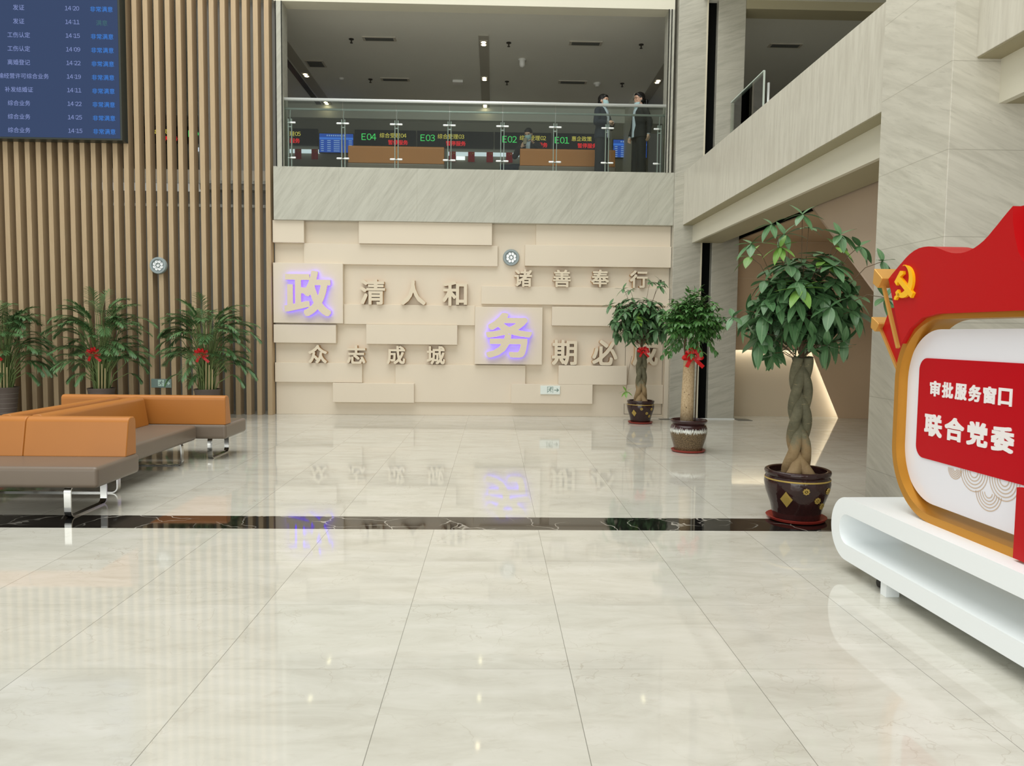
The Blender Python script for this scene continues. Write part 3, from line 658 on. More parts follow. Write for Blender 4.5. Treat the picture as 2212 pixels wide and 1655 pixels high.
def money_tree(label, loc, pot_r, pot_h, trunk_h, trunk_r, crown_c, crown_r, nleaf, leaf, seed, bowz=None, extra=(), rot=0.0, yclip=None):
    t = thing('potted_money_tree', label, 'plant', loc, 0, 'braided money trees in glazed pots'); r = random.Random(seed)
    s = pot_r; prof = [(s * 0.70, 0.0), (s * 0.74, pot_h * 0.1), (s * 0.80, pot_h * 0.28), (s * 0.95, pot_h * 0.55), (s * 1.0, pot_h * 0.72), (s * 0.975, pot_h * 0.84), (s * 0.94, pot_h * 0.875), (s * 0.985, pot_h * 0.90), (s * 1.0, pot_h * 0.95), (s * 0.985, pot_h * 0.985), (s * 0.94, pot_h), (s * 0.86, pot_h * 0.985), (s * 0.85, pot_h * 0.8)]
    m = MB().lathe([(a, b + 0.02) for a, b in prof], 48); autosmooth(m.build('pot', M_glaze, t), 50)
    def pr(z):
        z -= 0.02
        for (r0, z0), (r1, z1) in zip(prof, prof[1:]):
            if z0 <= z <= z1: return r0 + (r1 - r0) * (z - z0) / (z1 - z0)
        return s
    MB().lathe([(s * 0.992, pot_h * 0.80 + 0.02), (s * 0.995, pot_h * 0.815 + 0.02), (s * 0.985, pot_h * 0.83 + 0.02)], 48, cap=False).build('gold_band', M_potgold, t)
    pot_motif(t, pr, [('flower', 0.0 + rot - 0.12, pot_h * 0.70, s * 0.11), ('flower', 0.32 + rot, pot_h * 0.50, s * 0.11), ('flower', 0.72 + rot, pot_h * 0.68, s * 0.11), ('flower', 0.66 + rot, pot_h * 0.36, s * 0.11), ('diamond', -0.72 + rot, pot_h * 0.50, s * 0.26)])
    m = MB().lathe([(s * 0.72, 0.0), (s * 0.86, 0.008), (s * 0.92, 0.03), (s * 0.89, 0.032), (s * 0.74, 0.014), (0.01, 0.014)], 40); autosmooth(m.build('saucer', M_saucer, t))
    MB().lathe([(s * 0.86, pot_h * 0.86 + 0.02), (s * 0.5, pot_h * 0.89 + 0.02), (0.01, pot_h * 0.9 + 0.02)], 24).build('soil', M_soil, t)
    m = MB(); z0 = pot_h * 0.85; R_ = trunk_r
    for k in range(4):
        pts, rr = [], []
        for i in range(61):
            u = i / 60; z = z0 + (trunk_h - z0) * u; a = 2 * PI * k / 4 + 2 * PI * (z - z0) / 0.98 + 0.5; fl = 1 + 0.75 * max(0, 1 - u * 4.5) ** 1.6
            pts.append((R_ * 0.56 * fl * math.sin(a) * (1 - 0.12 * u), R_ * 0.40 * fl * math.sin(2 * a) * (1 - 0.12 * u), z)); rr.append(R_ * (0.47 - 0.06 * u) * (1 + 0.22 * max(0, 1 - u * 4.5)))
        m.tube(pts, rr, 12)
    m.build('trunk', M_trunk, t, smooth=True)
    fo, fy, sm = Foliage(), Foliage(), MB(); cx, cy, cz = crown_c
    for k in range(5):
        a = 2 * PI * k / 5 + 0.5; q = (cx + crown_r[0] * 0.35 * math.cos(a), cy + crown_r[1] * 0.35 * math.sin(a), cz + crown_r[2] * r.uniform(0.15, 0.5)); sm.tube([(0, 0, trunk_h - 0.03), (cx * 0.5 + 0.03 * math.cos(a), cy * 0.5 + 0.03 * math.sin(a), (trunk_h + q[2]) / 2), q], [0.018, 0.011, 0.006], 6)
    for i in range(nleaf):
        u = (i + 0.5) / nleaf; zz = 1 - 1.84 * u; th = i * 2.39996 + r.uniform(-0.25, 0.25); rad = math.sqrt(max(0, 1 - zz * zz)); f = r.uniform(0.62, 1.0) if i % 3 else r.uniform(0.35, 0.6)
        d = Vector((rad * math.cos(th), rad * math.sin(th), zz)); p = Vector((cx + d.x * crown_r[0] * f * 0.82, cy + d.y * crown_r[1] * f * 0.82, cz + d.z * crown_r[2] * f * 0.85))
        root = Vector((cx * 0.8 + d.x * 0.06, cy * 0.8 + d.y * 0.06, max(trunk_h - 0.02, p.z - 0.5 * (p.z - trunk_h) - 0.05)))
        palmate(fy if r.random() < 0.05 and zz > 0.2 else fo, sm, root, p, d + Vector((0, 0, 0.45)), leaf * r.uniform(0.8, 1.1), r)
    for ex, ey, ez, sz, yg in extra:
        palmate(fy if yg else fo, sm, (cx + (ex - cx) * 0.6, cy + (ey - cy) * 0.6, cz + (ez - cz) * 0.5), (ex, ey, ez), (ex - cx, ey - cy - 0.25, 0.4), sz * 1.15, r)
    fo.build('foliage', M_leaf, t)
    if fy.v: fy.build('young_foliage', M_leafy, t)
    sm.build('branches', M_twig, t)
    if bowz: bow(t, (0, -trunk_r * 1.25, bowz), 0.17, seed)
    return t
money_tree('big braided money tree in a brown glazed pot beside the white sign stand', (2.52, 6.09, 0), 0.262, 0.40, 1.34, 0.098, (-0.02, 0.0, 1.74), (0.515, 0.54, 0.57), 128, 0.21, 3, None,
           [(-0.22, -0.1, 2.32, 0.15, False), (0.16, -0.25, 2.30, 0.16, False), (-0.30, -0.25, 2.20, 0.15, True), (-0.48, -0.1, 2.24, 0.15, False), (0.34, -0.2, 2.22, 0.15, False), (-0.36, -0.2, 2.38, 0.14, False), (-0.12, -0.2, 2.46, 0.15, False), (0.06, 0.1, 2.40, 0.14, False), (-0.42, 0.1, 2.16, 0.16, True), (0.30, 0.05, 2.24, 0.16, True), (0.40, -0.45, 2.08, 0.14, False), (0.36, -0.6, 1.80, 0.16, False), (-0.58, 0, 1.66, 0.13, False)])
money_tree('braided money tree with a red bow in front of the cream wall', (2.52, 12.74, 0), 0.232, 0.375, 1.27, 0.098, (-0.05, -0.05, 1.74), (0.58, 0.55, 0.50), 118, 0.20, 11, 1.23,
           [(-0.36, -0.1, 2.27, 0.15, False), (-0.2, 0.1, 2.26, 0.13, False), (0.26, -0.1, 2.33, 0.17, False), (0.32, 0.1, 2.42, 0.15, False), (0.12, 0, 2.40, 0.12, False), (-0.56, 0, 2.0, 0.15, False), (-0.3, -0.25, 0.56, 0.12, True)])
# radermachera with a straight pale trunk
t = thing('potted_tree', 'leafy tree with straight pale trunk and red bow in a white-dripped pot', 'plant', (2.545, 9.66, 0)); r = random.Random(5); s = 0.238
prof = [(s * 0.74, 0.0), (s * 0.80, 0.06), (s * 0.92, 0.15), (s * 1.0, 0.24), (s * 0.99, 0.29), (s * 0.93, 0.325), (s * 0.86, 0.34), (s * 0.9, 0.355), (s * 0.985, 0.375), (s * 1.0, 0.39), (s * 0.96, 0.40), (s * 0.88, 0.385), (s * 0.84, 0.30)]
autosmooth(MB().lathe([(a, b + 0.02) for a, b in prof], 48).build('pot', M_drip, t), 50)
autosmooth(MB().lathe([(s * 0.74, 0.0), (s * 0.88, 0.008), (s * 0.93, 0.03), (s * 0.9, 0.032), (s * 0.76, 0.014), (0.01, 0.014)], 40).build('saucer', M_saucer, t))
MB().lathe([(s * 0.86, 0.35), (0.01, 0.365)], 24).build('soil', M_soil, t)
MB().tube([(-0.03, 0, 0.33), (-0.025, 0, 0.7), (-0.018, 0, 1.1), (-0.012, 0, 1.30)], [0.086, 0.079, 0.072, 0.070], 20).build('trunk', M_bark2, t, smooth=True)
br = MB()
for k in range(6):
    a = 2 * PI * k / 6 + 0.3; br.tube([(-0.01 + 0.05 * math.cos(a), 0.05 * math.sin(a), 1.27), (0.085 * math.cos(a), 0.085 * math.sin(a), 1.36), (0.08 * math.cos(a), 0.08 * math.sin(a), 1.55), (0.2 * math.cos(a), 0.2 * math.sin(a), 1.9)], [0.03, 0.02, 0.013, 0.006], 7)
br.tube([(0.085, 0.02, 0.33), (0.10, 0.02, 1.45)], 0.008, 6)
fo = Foliage(); br2 = MB()
for i in range(250):
    u = (i + 0.5) / 250; zz = 1 - 1.62 * u; th = i * 2.39996 + r.uniform(-0.3, 0.3); rad = math.sqrt(max(0, 1 - zz * zz)); f = r.uniform(0.5, 1.0)
    d = Vector((rad * math.cos(th), rad * math.sin(th), zz)); p0 = Vector((d.x * 0.14 * f, d.y * 0.14 * f, 1.68 + d.z * 0.26 * f)); tip = Vector((d.x * 0.41 * f, d.y * 0.41 * f, 1.68 + d.z * (0.46 if zz > 0 else 0.34) * f - 0.10 * rad * f * r.random()))
    if zz < -0.15 and f > 0.8: tip.z -= r.uniform(0.04, 0.22)
    dr = (tip - p0).normalized(); br2.tube([p0, tip], 0.0025, 4, False)
    for j in range(4):
        q = p0.lerp(tip, 0.4 + 0.6 * j / 3)
        for sd in (-1, 1):
            sv = dr.cross(Vector((0, 0, 1)))
            if sv.length < 0.1: sv = Vector((1, 0, 0))
            dd = sv.normalized() * sd * r.uniform(0.6, 1) + dr * r.uniform(0.3, 0.9) + Vector((0, 0, r.uniform(-0.9, 0.1))); L = r.uniform(0.055, 0.10); fo.leaf(leaf_grid(L, L * 0.5, r.uniform(0.1, 0.5), 0.15, 4), frame(q, dd, r.uniform(-0.4, 0.4)))
    fo.leaf(leaf_grid(0.08, 0.04, 0.3, 0.15, 4), frame(tip, dr + Vector((0, 0, -0.4))))
fo.build('foliage', M_leaf2, t); br.build('branches', M_twig, t, smooth=True); br2.build('twigs', M_stem, t); bow(t, (0.005, -0.10, 1.235), 0.24, 4)

def palm(label, loc, seed, H, flip=1):
    t = thing('potted_palm', label, 'plant', loc, 0, 'areca palms before the timber slats'); r = random.Random(seed)
    prof = [(0.150, 0.0), (0.172, 0.18), (0.196, 0.42), (0.206, 0.49), (0.214, 0.50), (0.214, 0.525), (0.196, 0.525), (0.19, 0.45)]
    autosmooth(MB().lathe(prof, 28).build('planter', M_wicker, t), 45)
    m = MB()
    for z in (0.10, 0.18, 0.26, 0.34, 0.42): rr = 0.150 + (0.206 - 0.150) * z / 0.49 + 0.003; m.lathe([(rr, z - 0.004), (rr + 0.003, z), (rr, z + 0.004)], 28, cap=False)
    m.build('planter_rings', M_ring, t); MB().lathe([(0.192, 0.47), (0.01, 0.48)], 20).build('soil', M_soil, t)
    st, fo, cn = MB(), Foliage(), MB(); nst = 15
    for i in range(92):
        a = i * 2.39996 + r.uniform(-0.3, 0.3); lean = r.uniform(0.1, 0.8) if i > 9 else r.uniform(0.0, 0.3); h = (r.uniform(0.5, 1.38) if i > 12 else r.uniform(1.15, 1.5)) * H / 2.4
        if i > 87: h = 0.35; lean = 0.9
        b0 = Vector((0.13 * r.random() * math.cos(a), 0.13 * r.random() * math.sin(a), 0.46)); dirh = Vector((math.cos(a), math.sin(a) * 0.62, 0))
        p1 = b0 + dirh * 0.10 * lean + Vector((0, 0, h * 0.5)); p2 = b0 + dirh * (0.08 + 0.28 * lean) + Vector((0, 0, h * 0.88))
        st.tube([b0, p1, p2], [0.011, 0.008, 0.005], 6, False)
        L = r.uniform(0.36, 0.60) * (0.6 if i > 87 else 1); v = (p2 - p1).normalized(); pts = [p2]; dr = (v + dirh * (0.35 + 0.5 * lean)).normalized(); nseg = 11
        for k in range(nseg): dr = (dr + Vector((0, 0, -0.05 - 0.17 * lean * r.uniform(0.6, 1.3))) + dirh * 0.05).normalized(); pts.append(pts[-1] + dr * L / nseg)
        for q in pts: q.y = min(q.y, 0.70)
        st.tube(pts, [0.005 - 0.0003 * k for k in range(nseg + 1)], 4, False)
        for k in range(1, nseg + 1):
            for h2 in (0.0, 0.5):
                if k == nseg and h2: continue
                q = pts[k].lerp(pts[min(k + 1, nseg)], h2); dd = (pts[k] - pts[k - 1]).normalized(); sv = dd.cross(Vector((0, 0, 1))).normalized() if abs(dd.z) < 0.98 else Vector((1, 0, 0))
                s_ = (k + h2) / nseg; ll = 0.21 * math.sin(PI * (0.16 + 0.78 * s_)) ** 0.7 * r.uniform(0.85, 1.1) * (0.7 if i > 87 else 1)
                for sd in (-1, 1): 
                    d3 = sv * sd + dd * (0.75 + 0.8 * s_) + Vector((0, 0, 0.12)); e = q + d3.normalized() * ll
                    if e.y > 0.74: continue
                    fo.leaf(leaf_grid(ll, 0.018, r.uniform(0.1, 0.55), 0.25, 4), frame(q, d3))
    for k in range(3): cn.tube([(0.02 + 0.05 * k, -0.12, 0.47), (0.04 + 0.05 * k, -0.14, 1.0 - 0.07 * k)], 0.010, 6)
    st.build('stems', M_stem, t, smooth=True); fo.build('fronds', M_palm, t); cn.build('support_canes', M_cane, t); bow(t, (-0.01 * flip, -0.19, 1.10), 0.22, seed); return t
palm('middle palm with a red bow, below the corner of the blue display screen', (-6.53, 12.66, 0), 21, 2.45)
palm('palm with a red bow between the exit sign and the cream wall', (-4.78, 12.66, 0), 33, 2.35)
palm('palm with a red bow standing farthest from the cream wall', (-8.12, 12.66, 0), 45, 2.25)

# ------------------------------------------------------------------ party sign stand (local x = reading direction, y = into the sign)
sg = thing('sign_stand', 'white stand carrying a gold-framed red and white sign with a red flag top', 'sign', (2.2564, 4.7997, 0), math.atan2(-1, 0.035))
END = 3.15
def ring(outer, inner, y0, y1):
    n = len(outer); m = MB()
    m.loft([[(a, y0, b) for a, b in outer], [(a, y1, b) for a, b in outer], [(a, y1, b) for a, b in inner], [(a, y0, b) for a, b in inner]], closed=True); return m
m = ring(rrect(-0.072, END, 0.085, 0.488, 0.2, 14), rrect(0.036, END - 0.11, 0.188, 0.380, 0.095, 14), 0.0, 0.42)
autosmooth(m.build('stand_base', M_white, sg), 35)
for x in (0.51, END - 0.6):
    MB().box(x, x + 0.06, 0.02, 0.10, 0.0, 0.09).build('foot', M_white, sg)
for x in (0.40, END - 0.45):
    for y in (0.08, 0.34):
        m = MB(); k = MB().lathe([(0.001, -0.012), (0.024, -0.012), (0.026, 0), (0.024, 0.012), (0.001, 0.012)], 16); m.add(k.v, k.f, Matrix.Translation((x, y, 0.027)) @ Matrix.Rotation(PI / 2, 4, 'X'))
        m.box(x - 0.02, x + 0.02, y - 0.018, y + 0.018, 0.05, 0.088); m.build('caster', M_black, sg, smooth=False)
FX0, FX1 = 0.375, 2.75
m = ring(rrect(FX0, FX1, 0.488, 1.655, 0.40, 20), rrect(FX0 + 0.042, FX1 - 0.042, 0.532, 1.612, 0.36, 20), 0.13, 0.31)
autosmooth(m.build('gold_frame', M_gold, sg), 35)
MB().prism(rrect(0.365 + 0.045, FX1 - 0.045, 0.578, 1.558, 0.30, 16), 0.185, 0.225).build('white_panel', M_wpanel, sg)
MB().prism(rrect(0.535, 2.55, 0.826, 1.395, 0.07, 8), 0.179, 0.186).build('red_panel', M_redp, sg)
tm = MB()
for i, ch in enumerate('审批服务窗口'):
    q = text_mb(ch, 0.092, 0.086, 0.004, 0.035); tm.add(put(q, 0.692 + 0.1095 * i, 0.1755, 1.228).v, q.f)
tm.build('upper_lettering', M_wtext, sg, fix=False)
tm = MB()
for i, ch in enumerate('联合党委'):
    q = text_mb(ch, 0.155, 0.125, 0.004, 0.04); tm.add(put(q, 0.69 + 0.182 * i, 0.1755, 1.022).v, q.f)
tm.build('lower_lettering', M_wtext, sg, fix=False)
m = MB()
for cx, cz, r0 in ((0.885, 0.815, 0.058), (1.035, 0.826, 0.105), (1.255, 0.826, 0.105), (1.15, 0.742, 0.095)):
    for k in range(5):
        rr = r0 * (1 - 0.17 * k); a0, a1 = (-178, -2) if cz > 0.8 else (-175, -5)
        out = arc(cx, cz, rr, a0, a1, 20); inn = arc(cx, cz, rr - 0.0045, a1, a0, 20)
        for i in range(20):
            a, b2, c2, d2 = out[i], out[i + 1], inn[19 - i], inn[20 - i]
            m.add([(a[0], 0.1835, a[1]), (b2[0], 0.1835, b2[1]), (c2[0], 0.1835, c2[1]), (d2[0], 0.1835, d2[1])], [(0, 1, 2, 3)])
m.build('wave_pattern', M_beigeline, sg)
MB().box(1.448, 1.52, 0.10, 0.128, 0.50, 0.83).build('red_post', M_red, sg)
# flag of red board
top = [(0.310, 1.86), (0.345, 1.885), (0.384, 1.909), (0.418, 1.931), (0.452, 1.951), (0.485, 1.971), (0.518, 1.987), (0.56, 2.002), (0.605, 2.011), (0.648, 2.013), (0.69, 2.011), (0.73, 2.005), (0.773, 1.994), (0.813, 1.980), (0.853, 1.966), (0.892, 1.955), (0.93, 1.949), (0.967, 1.946), (1.003, 1.947), (1.037, 1.952), (1.072, 1.961), (1.105, 1.973), (1.138, 1.989), (1.17, 2.009), (1.199, 2.031), (1.23, 2.054), (1.259, 2.077), (1.292, 2.102), (1.325, 2.125)]
fold = [(1.331, 2.05), (1.348, 1.984), (1.377, 1.907), (1.43, 1.84), (1.50, 1.79), (1.6, 1.74), (1.7, 1.70), (1.75, 1.64)]
low = [(0.80, 1.64), (0.66, 1.62), (0.55, 1.56), (0.475, 1.475)]
autosmooth(MB().prism(top + fold + low, 0.10, 0.30).build('flag_front', M_red, sg), 30)
back = [(1.20, 1.70), (1.9, 1.66), (2.5, 1.66), (2.55, 1.9), (2.35, 1.98), (2.1, 2.0), (1.85, 2.06), (1.6, 2.12), (1.45, 2.14), (1.21, 2.14), (1.2, 2.0)]
autosmooth(MB().prism(back, 0.20, 0.32).build('flag_back', M_red, sg), 30)
MB().prism([(0.118, 1.548), (0.148, 1.596), (0.185, 1.662), (0.215, 1.69), (0.36, 1.70), (0.44, 1.44), (0.40, 1.30), (0.30, 1.36)], 0.18, 0.30).build('flag_lower', M_red, sg)
def stick(p, q, wd, y0, y1, nm):
    d = Vector((q[0] - p[0], q[1] - p[1])).normalized(); n = Vector((-d.y, d.x)) * wd / 2
    MB().prism([(p[0] + n.x, p[1] + n.y), (p[0] - n.x, p[1] - n.y), (q[0] - n.x, q[1] - n.y), (q[0] + n.x, q[1] + n.y)], y0, y1).build(nm, M_goldf, sg)
stick((0.262, 1.83), (0.45, 1.45), 0.018, 0.088, 0.106, 'flag_pole')
stick((0.112, 1.57), (0.33, 1.31), 0.018, 0.168, 0.186, 'flag_pole')
MB().prism([(0.262, 1.808), (0.31, 1.862), (0.295, 1.875), (0.215, 1.93), (0.205, 1.84)], 0.06, 0.24).build('pole_finial', M_goldf, sg, bevel=0.004)
MB().prism([(0.108, 1.545), (0.150, 1.590), (0.138, 1.602), (0.062, 1.64), (0.058, 1.57)], 0.14, 0.30).build('pole_finial', M_goldf, sg, bevel=0.004)
# hammer and sickle emblem
em = MB(); oc, ic = (0.485, 1.832), (0.452, 1.853)
cres = arc(oc[0], oc[1], 0.106, 100, -128, 26); inner = arc(ic[0], ic[1], 0.094, -112, 72, 22)
em.prism(cres + inner, 0.084, 0.101)
em.prism([(0.440, 1.762), (0.425, 1.785), (0.398, 1.768), (0.410, 1.748), (0.392, 1.742), (0.384, 1.722), (0.402, 1.716), (0.418, 1.732), (0.452, 1.742)], 0.084, 0.101)
em.prism([(0.385, 1.838), (0.446, 1.906), (0.478, 1.902), (0.482, 1.882), (0.446, 1.866), (0.602, 1.752), (0.580, 1.722), (0.425, 1.836), (0.412, 1.812)], 0.0825, 0.101)
em.v = [(0.503 + (a - 0.497) * 0.88, b, 1.827 + (c - 1.827) * 0.88) for a, b, c in em.v]
em.build('hammer_and_sickle_emblem', M_yellow, sg)

# ------------------------------------------------------------------ balustrade
t = thing('glass_balustrade', 'steel and glass balustrade along the edge of the upper balcony', 'railing', (0, 13.6, 4.385))
MB().tube([(-3.83, 0, 1.185), (3.12, 0, 1.185)], 0.028, 12).build('top_rail', M_steel, t, smooth=True)
MB().tube([(-3.74, 0.06, 1.035), (3.03, 0.06, 1.035)], 0.019, 10).build('handrail', M_steel, t, smooth=True)
px = [-3.635, -2.697, -1.758, -0.82, 0.12, 1.058, 1.99, 2.925]
ed = [-3.74] + [(a + b) / 2 for a, b in zip(px, px[1:])] + [3.03]
ed = [-3.74] + px[1:-1] + [3.03]
for a, b in zip(ed, ed[1:]): MB().box(a + 0.006, b - 0.006, -0.006, 0.006, 0.0, 1.16).build('glass_panel', M_glass, t)
for i, x in enumerate(px):
    m = MB()
    for s in (-1, 1): m.box(x + s * 0.028 - 0.006, x + s * 0.028 + 0.006, 0.03, 0.09, 0.0, 0.86)
    m.box(x - 0.034, x + 0.034, 0.05, 0.07, 0.80, 0.815).box(x - 0.034, x + 0.034, 0.05, 0.07, 0.72, 0.735); m.tube([(x, 0.06, 0.81), (x, 0.06, 0.93), (x + 0.008, 0.06, 1.03)], 0.007, 6)
    p = m.build('post', M_steel, t)
    for z in (0.175, 0.782):
        c = MB()
        if i > 0: c.cap((x - 0.098, 0.0, z), (x - 0.03, 0.0, z), 0.017, 0.017)
        if i < 7: c.cap((x + 0.03, 0.0, z), (x + 0.098, 0.0, z), 0.017, 0.017)
        c.box(x - 0.03, x + 0.03, 0.0, 0.05, z - 0.006, z + 0.006); c.build('glass_clamp', M_steel, p, smooth=False)
t = thing('glass_balustrade', 'short glass balustrade panel on the side parapet beside the tall pilaster', 'railing', (4.10, 12.0, 4.36))
m = MB().box(-0.006, 0.006, -0.30, 1.3, 0.0, 1.2); m.build('glass_panel', M_glass, t)
MB().box(-0.012, 0.012, -0.315, -0.295, 0.0, 1.2).box(-0.012, 0.012, -0.3, 1.3, 1.195, 1.212).build('glass_edge', M_gedge, t)
MB().tube([(0.08, -0.28, 0.0), (0.08, -0.28, 1.03)], 0.02, 10).build('post', M_steel, t, smooth=True)

# ------------------------------------------------------------------ ceiling fittings of the upper hall
def place(first, copies):
    for lab, loc in copies:
        r = first.copy(); C.objects.link(r); r.location = loc; r['label'] = lab
        for ch in first.children: c = ch.copy(); C.objects.link(c); c.parent = r
ZC = 7.335
t = thing('downlight', 'nearest twin downlight of the central ceiling strip', 'downlight', (-0.26, 15.57, ZC), 0, 'twin ceiling downlights')
MB().box(-0.075, 0.075, -0.14, 0.14, -0.012, 0.0).build('bezel', P('lamp_bezel', (196, 190, 176), 0.6), t)
for y in (-0.065, 0.065): MB().lathe([(0.045, -0.018), (0.047, -0.012)], 16, (0, y, 0)).build('lamp', E_warm, t)
place(t, [('middle twin downlight of the central ceiling strip', (-0.27, 17.68, ZC)), ('farthest twin downlight of the central ceiling strip, just under the rail', (-0.28, 19.75, ZC)), ('twin downlight above the upper balcony near the square air vent', (-4.335, 17.67, ZC)),
          ('twin downlight low behind the glass above the blue wall screen', (-4.335, 19.75, ZC)), ('twin downlight above the two standing women by the stone pilaster', (3.715, 17.64, ZC))])
ZC = 7.35
t = thing('sprinkler_head', 'sprinkler left of the near long vent, above the balcony', 'sprinkler', (-2.905, 15.54, ZC), 0, 'ceiling sprinklers')
MB().lathe([(0.05, 0.0), (0.05, -0.012), (0.014, -0.018), (0.014, -0.07), (0.03, -0.075), (0.03, -0.08), (0.002, -0.08)], 14).build('sprinkler_body', P('dark_metal', (70, 66, 58), 0.5, 0.5), t)
place(t, [('sprinkler left of the farther long vent over the orange sofa', (-2.915, 17.93, ZC)), ('near sprinkler just right of the central downlight strip', (0.245, 15.56, ZC)), ('farther sprinkler just right of the central downlight strip', (0.25, 17.9, ZC)),
          ('near sprinkler right of a long vent, by the stone pilaster', (2.915, 15.51, ZC)), ('farther sprinkler near the dome detector above the women', (2.935, 17.88, ZC))])
t = thing('air_vent', 'near long air vent on the slat side of the balcony ceiling', 'air vent', (-2.34, 15.49, ZC), 0, 'long ceiling air vents')
MB().box(-0.33, 0.33, -0.10, 0.10, -0.015, 0.0).build('vent_frame', MATS['lamp_bezel'], t)
m = MB()
for k in range(5): m.box(-0.28, 0.28, -0.068 + 0.03 * k, -0.052 + 0.03 * k, -0.02, -0.013)
m.build('vent_slot', P('vent_dark', (92, 94, 90), 0.7), t)
place(t, [('farther long air vent on the slat side of the balcony ceiling', (-2.34, 17.9, ZC)), ('near long air vent over the standing women', (1.79, 15.5, ZC)), ('farther long air vent over the standing women', (1.775, 17.85, ZC)), ('long air vent in the dark ceiling above the side parapet', (5.8, 15.4, ZC))])
t = thing('square_vent', 'square louvred air vent at the slat end of the balcony ceiling', 'air vent', (-3.95, 16.97, ZC))
MB().box(-0.2, 0.2, -0.2, 0.2, -0.015, 0.0).build('vent_frame', MATS['lamp_bezel'], t)
m = MB()
for k in range(6): m.box(-0.16, 0.16, -0.15 + 0.055 * k, -0.12 + 0.055 * k, -0.022, -0.012)
m.build('vent_slot', MATS['vent_dark'], t)
t = thing('dome_camera', 'white dome camera hanging from the middle of the balcony ceiling', 'camera', (0.55, 16.47, ZC))
MB().lathe([(0.085, 0.0), (0.085, -0.02), (0.06, -0.03), (0.06, -0.12), (0.045, -0.155), (0.01, -0.17)], 20).build('camera_body', P('white_plastic', (226, 226, 220), 0.4), t, smooth=True)
t = thing('ceiling_detector', 'round white detector above the woman with a ponytail', 'detector', (2.355, 17.9, ZC))
MB().lathe([(0.09, 0.0), (0.085, -0.03), (0.05, -0.045), (0.05, -0.075), (0.01, -0.08)], 18).build('detector_body', MATS['white_plastic'], t, smooth=True)
t = thing('ceiling_speaker', 'flat pale ceiling box between the long vents and the light strip', 'speaker', (-0.89, 17.94, ZC)); MB().box(-0.12, 0.12, -0.1, 0.1, -0.06, 0.0).build('speaker_cover', MATS['white_plastic'], t, bevel=0.01)
t = thing('smoke_detector', 'small round detector near the square vent at the slat end', 'detector', (-3.57, 17.9, ZC)); MB().lathe([(0.06, 0.0), (0.055, -0.025), (0.02, -0.04), (0.01, -0.04)], 16).build('detector_body', MATS['white_plastic'], t, smooth=True)

# ------------------------------------------------------------------ upper hall: counter signs, televisions, flags, sofas
def counter_sign(x0, x1, num, name, label, nx, tx_, sx_=None):
    t = thing('counter_sign', label, 'sign', (0, 20.0, 6.53), 0, 'counter number signs')
    MB().box(x0, x1, 0.0, 0.1, -0.21, 0.21).build('sign_board', M_led, t)
    if num: put(digits_mb(num, 0.165, 0.72), nx, -0.004, 0.06 - 0.03).build('counter_number', E_green, t, fix=False)
    if name: put(named_mb(name.rstrip('0123456789'), name[4:] if name[-1].isdigit() else '', 0.125), tx_, -0.004, 0.075).build('counter_name', E_yellow, t, fix=False)
    put(text_mb('暂停服务', h=0.125, bold=0.02), sx_ if sx_ else tx_ + 0.13, -0.004, -0.10).build('counter_status', E_redled, t, fix=False)
counter_sign(-3.66, -2.08, 'E04', '综合受理04', 'dark counter sign reading E04 above an orange sofa', -3.292, -2.668)
counter_sign(-2.04, -0.06, 'E03', '综合受理03', 'dark counter sign reading E03 by the middle of the balcony', -1.768, -1.166)
counter_sign(-0.02, 1.44, 'E02', '综合受理02', 'dark counter sign reading E02 behind the seated man', 0.366, 0.97)
counter_sign(1.48, 2.95, 'E01', '惠企政策', 'dark counter sign reading E01 behind the woman with folded arms', 1.734, 2.25, 2.40)
counter_sign(-6.45, -4.62, 'E05', '综合受理05', 'dark counter sign ending in 05 at the slat end of the balcony', -6.08, -5.40, -5.33)
counter_sign(-9.2, -6.5, 'E06', '综合受理06', 'dark counter sign glimpsed between the timber slats', -7.75, -8.6)
def tv(x0, x1, z0, z1, label):
    t = thing('wall_screen', label, 'screen', ((x0 + x1) / 2, 19.95, (z0 + z1) / 2), 0, 'blue wall screens'); a, b = (x1 - x0) / 2, (z1 - z0) / 2
    MB().box(-a, a, 0.0, 0.06, -b, b).build('screen_casing', M_black, t); MB().box(-a + 0.015, a - 0.015, -0.003, 0.01, -b + 0.015, b - 0.015).build('display_panel', E_tv, t)
    m = MB(); h = MB().box(-a + 0.015, a - 0.015, -0.005, 0.0, b - 0.16, b - 0.11)
    for k in range(9): m.box(-a * 0.55 + a * 1.1 * k / 9, -a * 0.55 + a * 1.1 * k / 9 + a * 0.07, -0.005, 0.0, b - 0.078, b - 0.045)
    for rr in range(6):
        for cxx, ww in ((-0.8, 0.16), (-0.42, 0.2), (0.02, 0.34), (0.5, 0.08), (0.8, 0.18)):
            m.box(a * (cxx - ww / 2), a * (cxx + ww / 2), -0.005, 0.0, b - 0.20 - 0.052 * rr, b - 0.182 - 0.052 * rr)
    h.build('header_bar', E_tvh, t); m.build('table_rows', E_tvt, t)
tv(-4.575, -3.675, 6.12, 6.625, 'blue table screen on the back wall left of the E04 sign'); tv(3.06, 3.97, 6.12, 6.60, 'blue table screen on the back wall behind the woman with a ponytail')
for x0, x1, lab in ((-5.6, -4.58, 'white lit counter strip behind the flags below the 05 sign'), (-1.24, 0.62, 'white lit counter strip behind the flags below the E03 sign'), (-7.9, -6.2, 'white lit counter strip glimpsed between the timber slats')):
    tag(MB().box(x0, x1, 20.0, 20.1, 6.135, 6.215).build('counter_light_strip', E_white), lab, 'light strip', 'lit counter strips')
tag(MB().box(-1.03, -0.80, 20.06, 20.1, 6.03, 6.12).build('monitor_screen', emis('monitor_white', (250, 255, 255), 1.3)), 'bright white monitor under the counter strip next to a red flag', 'monitor')
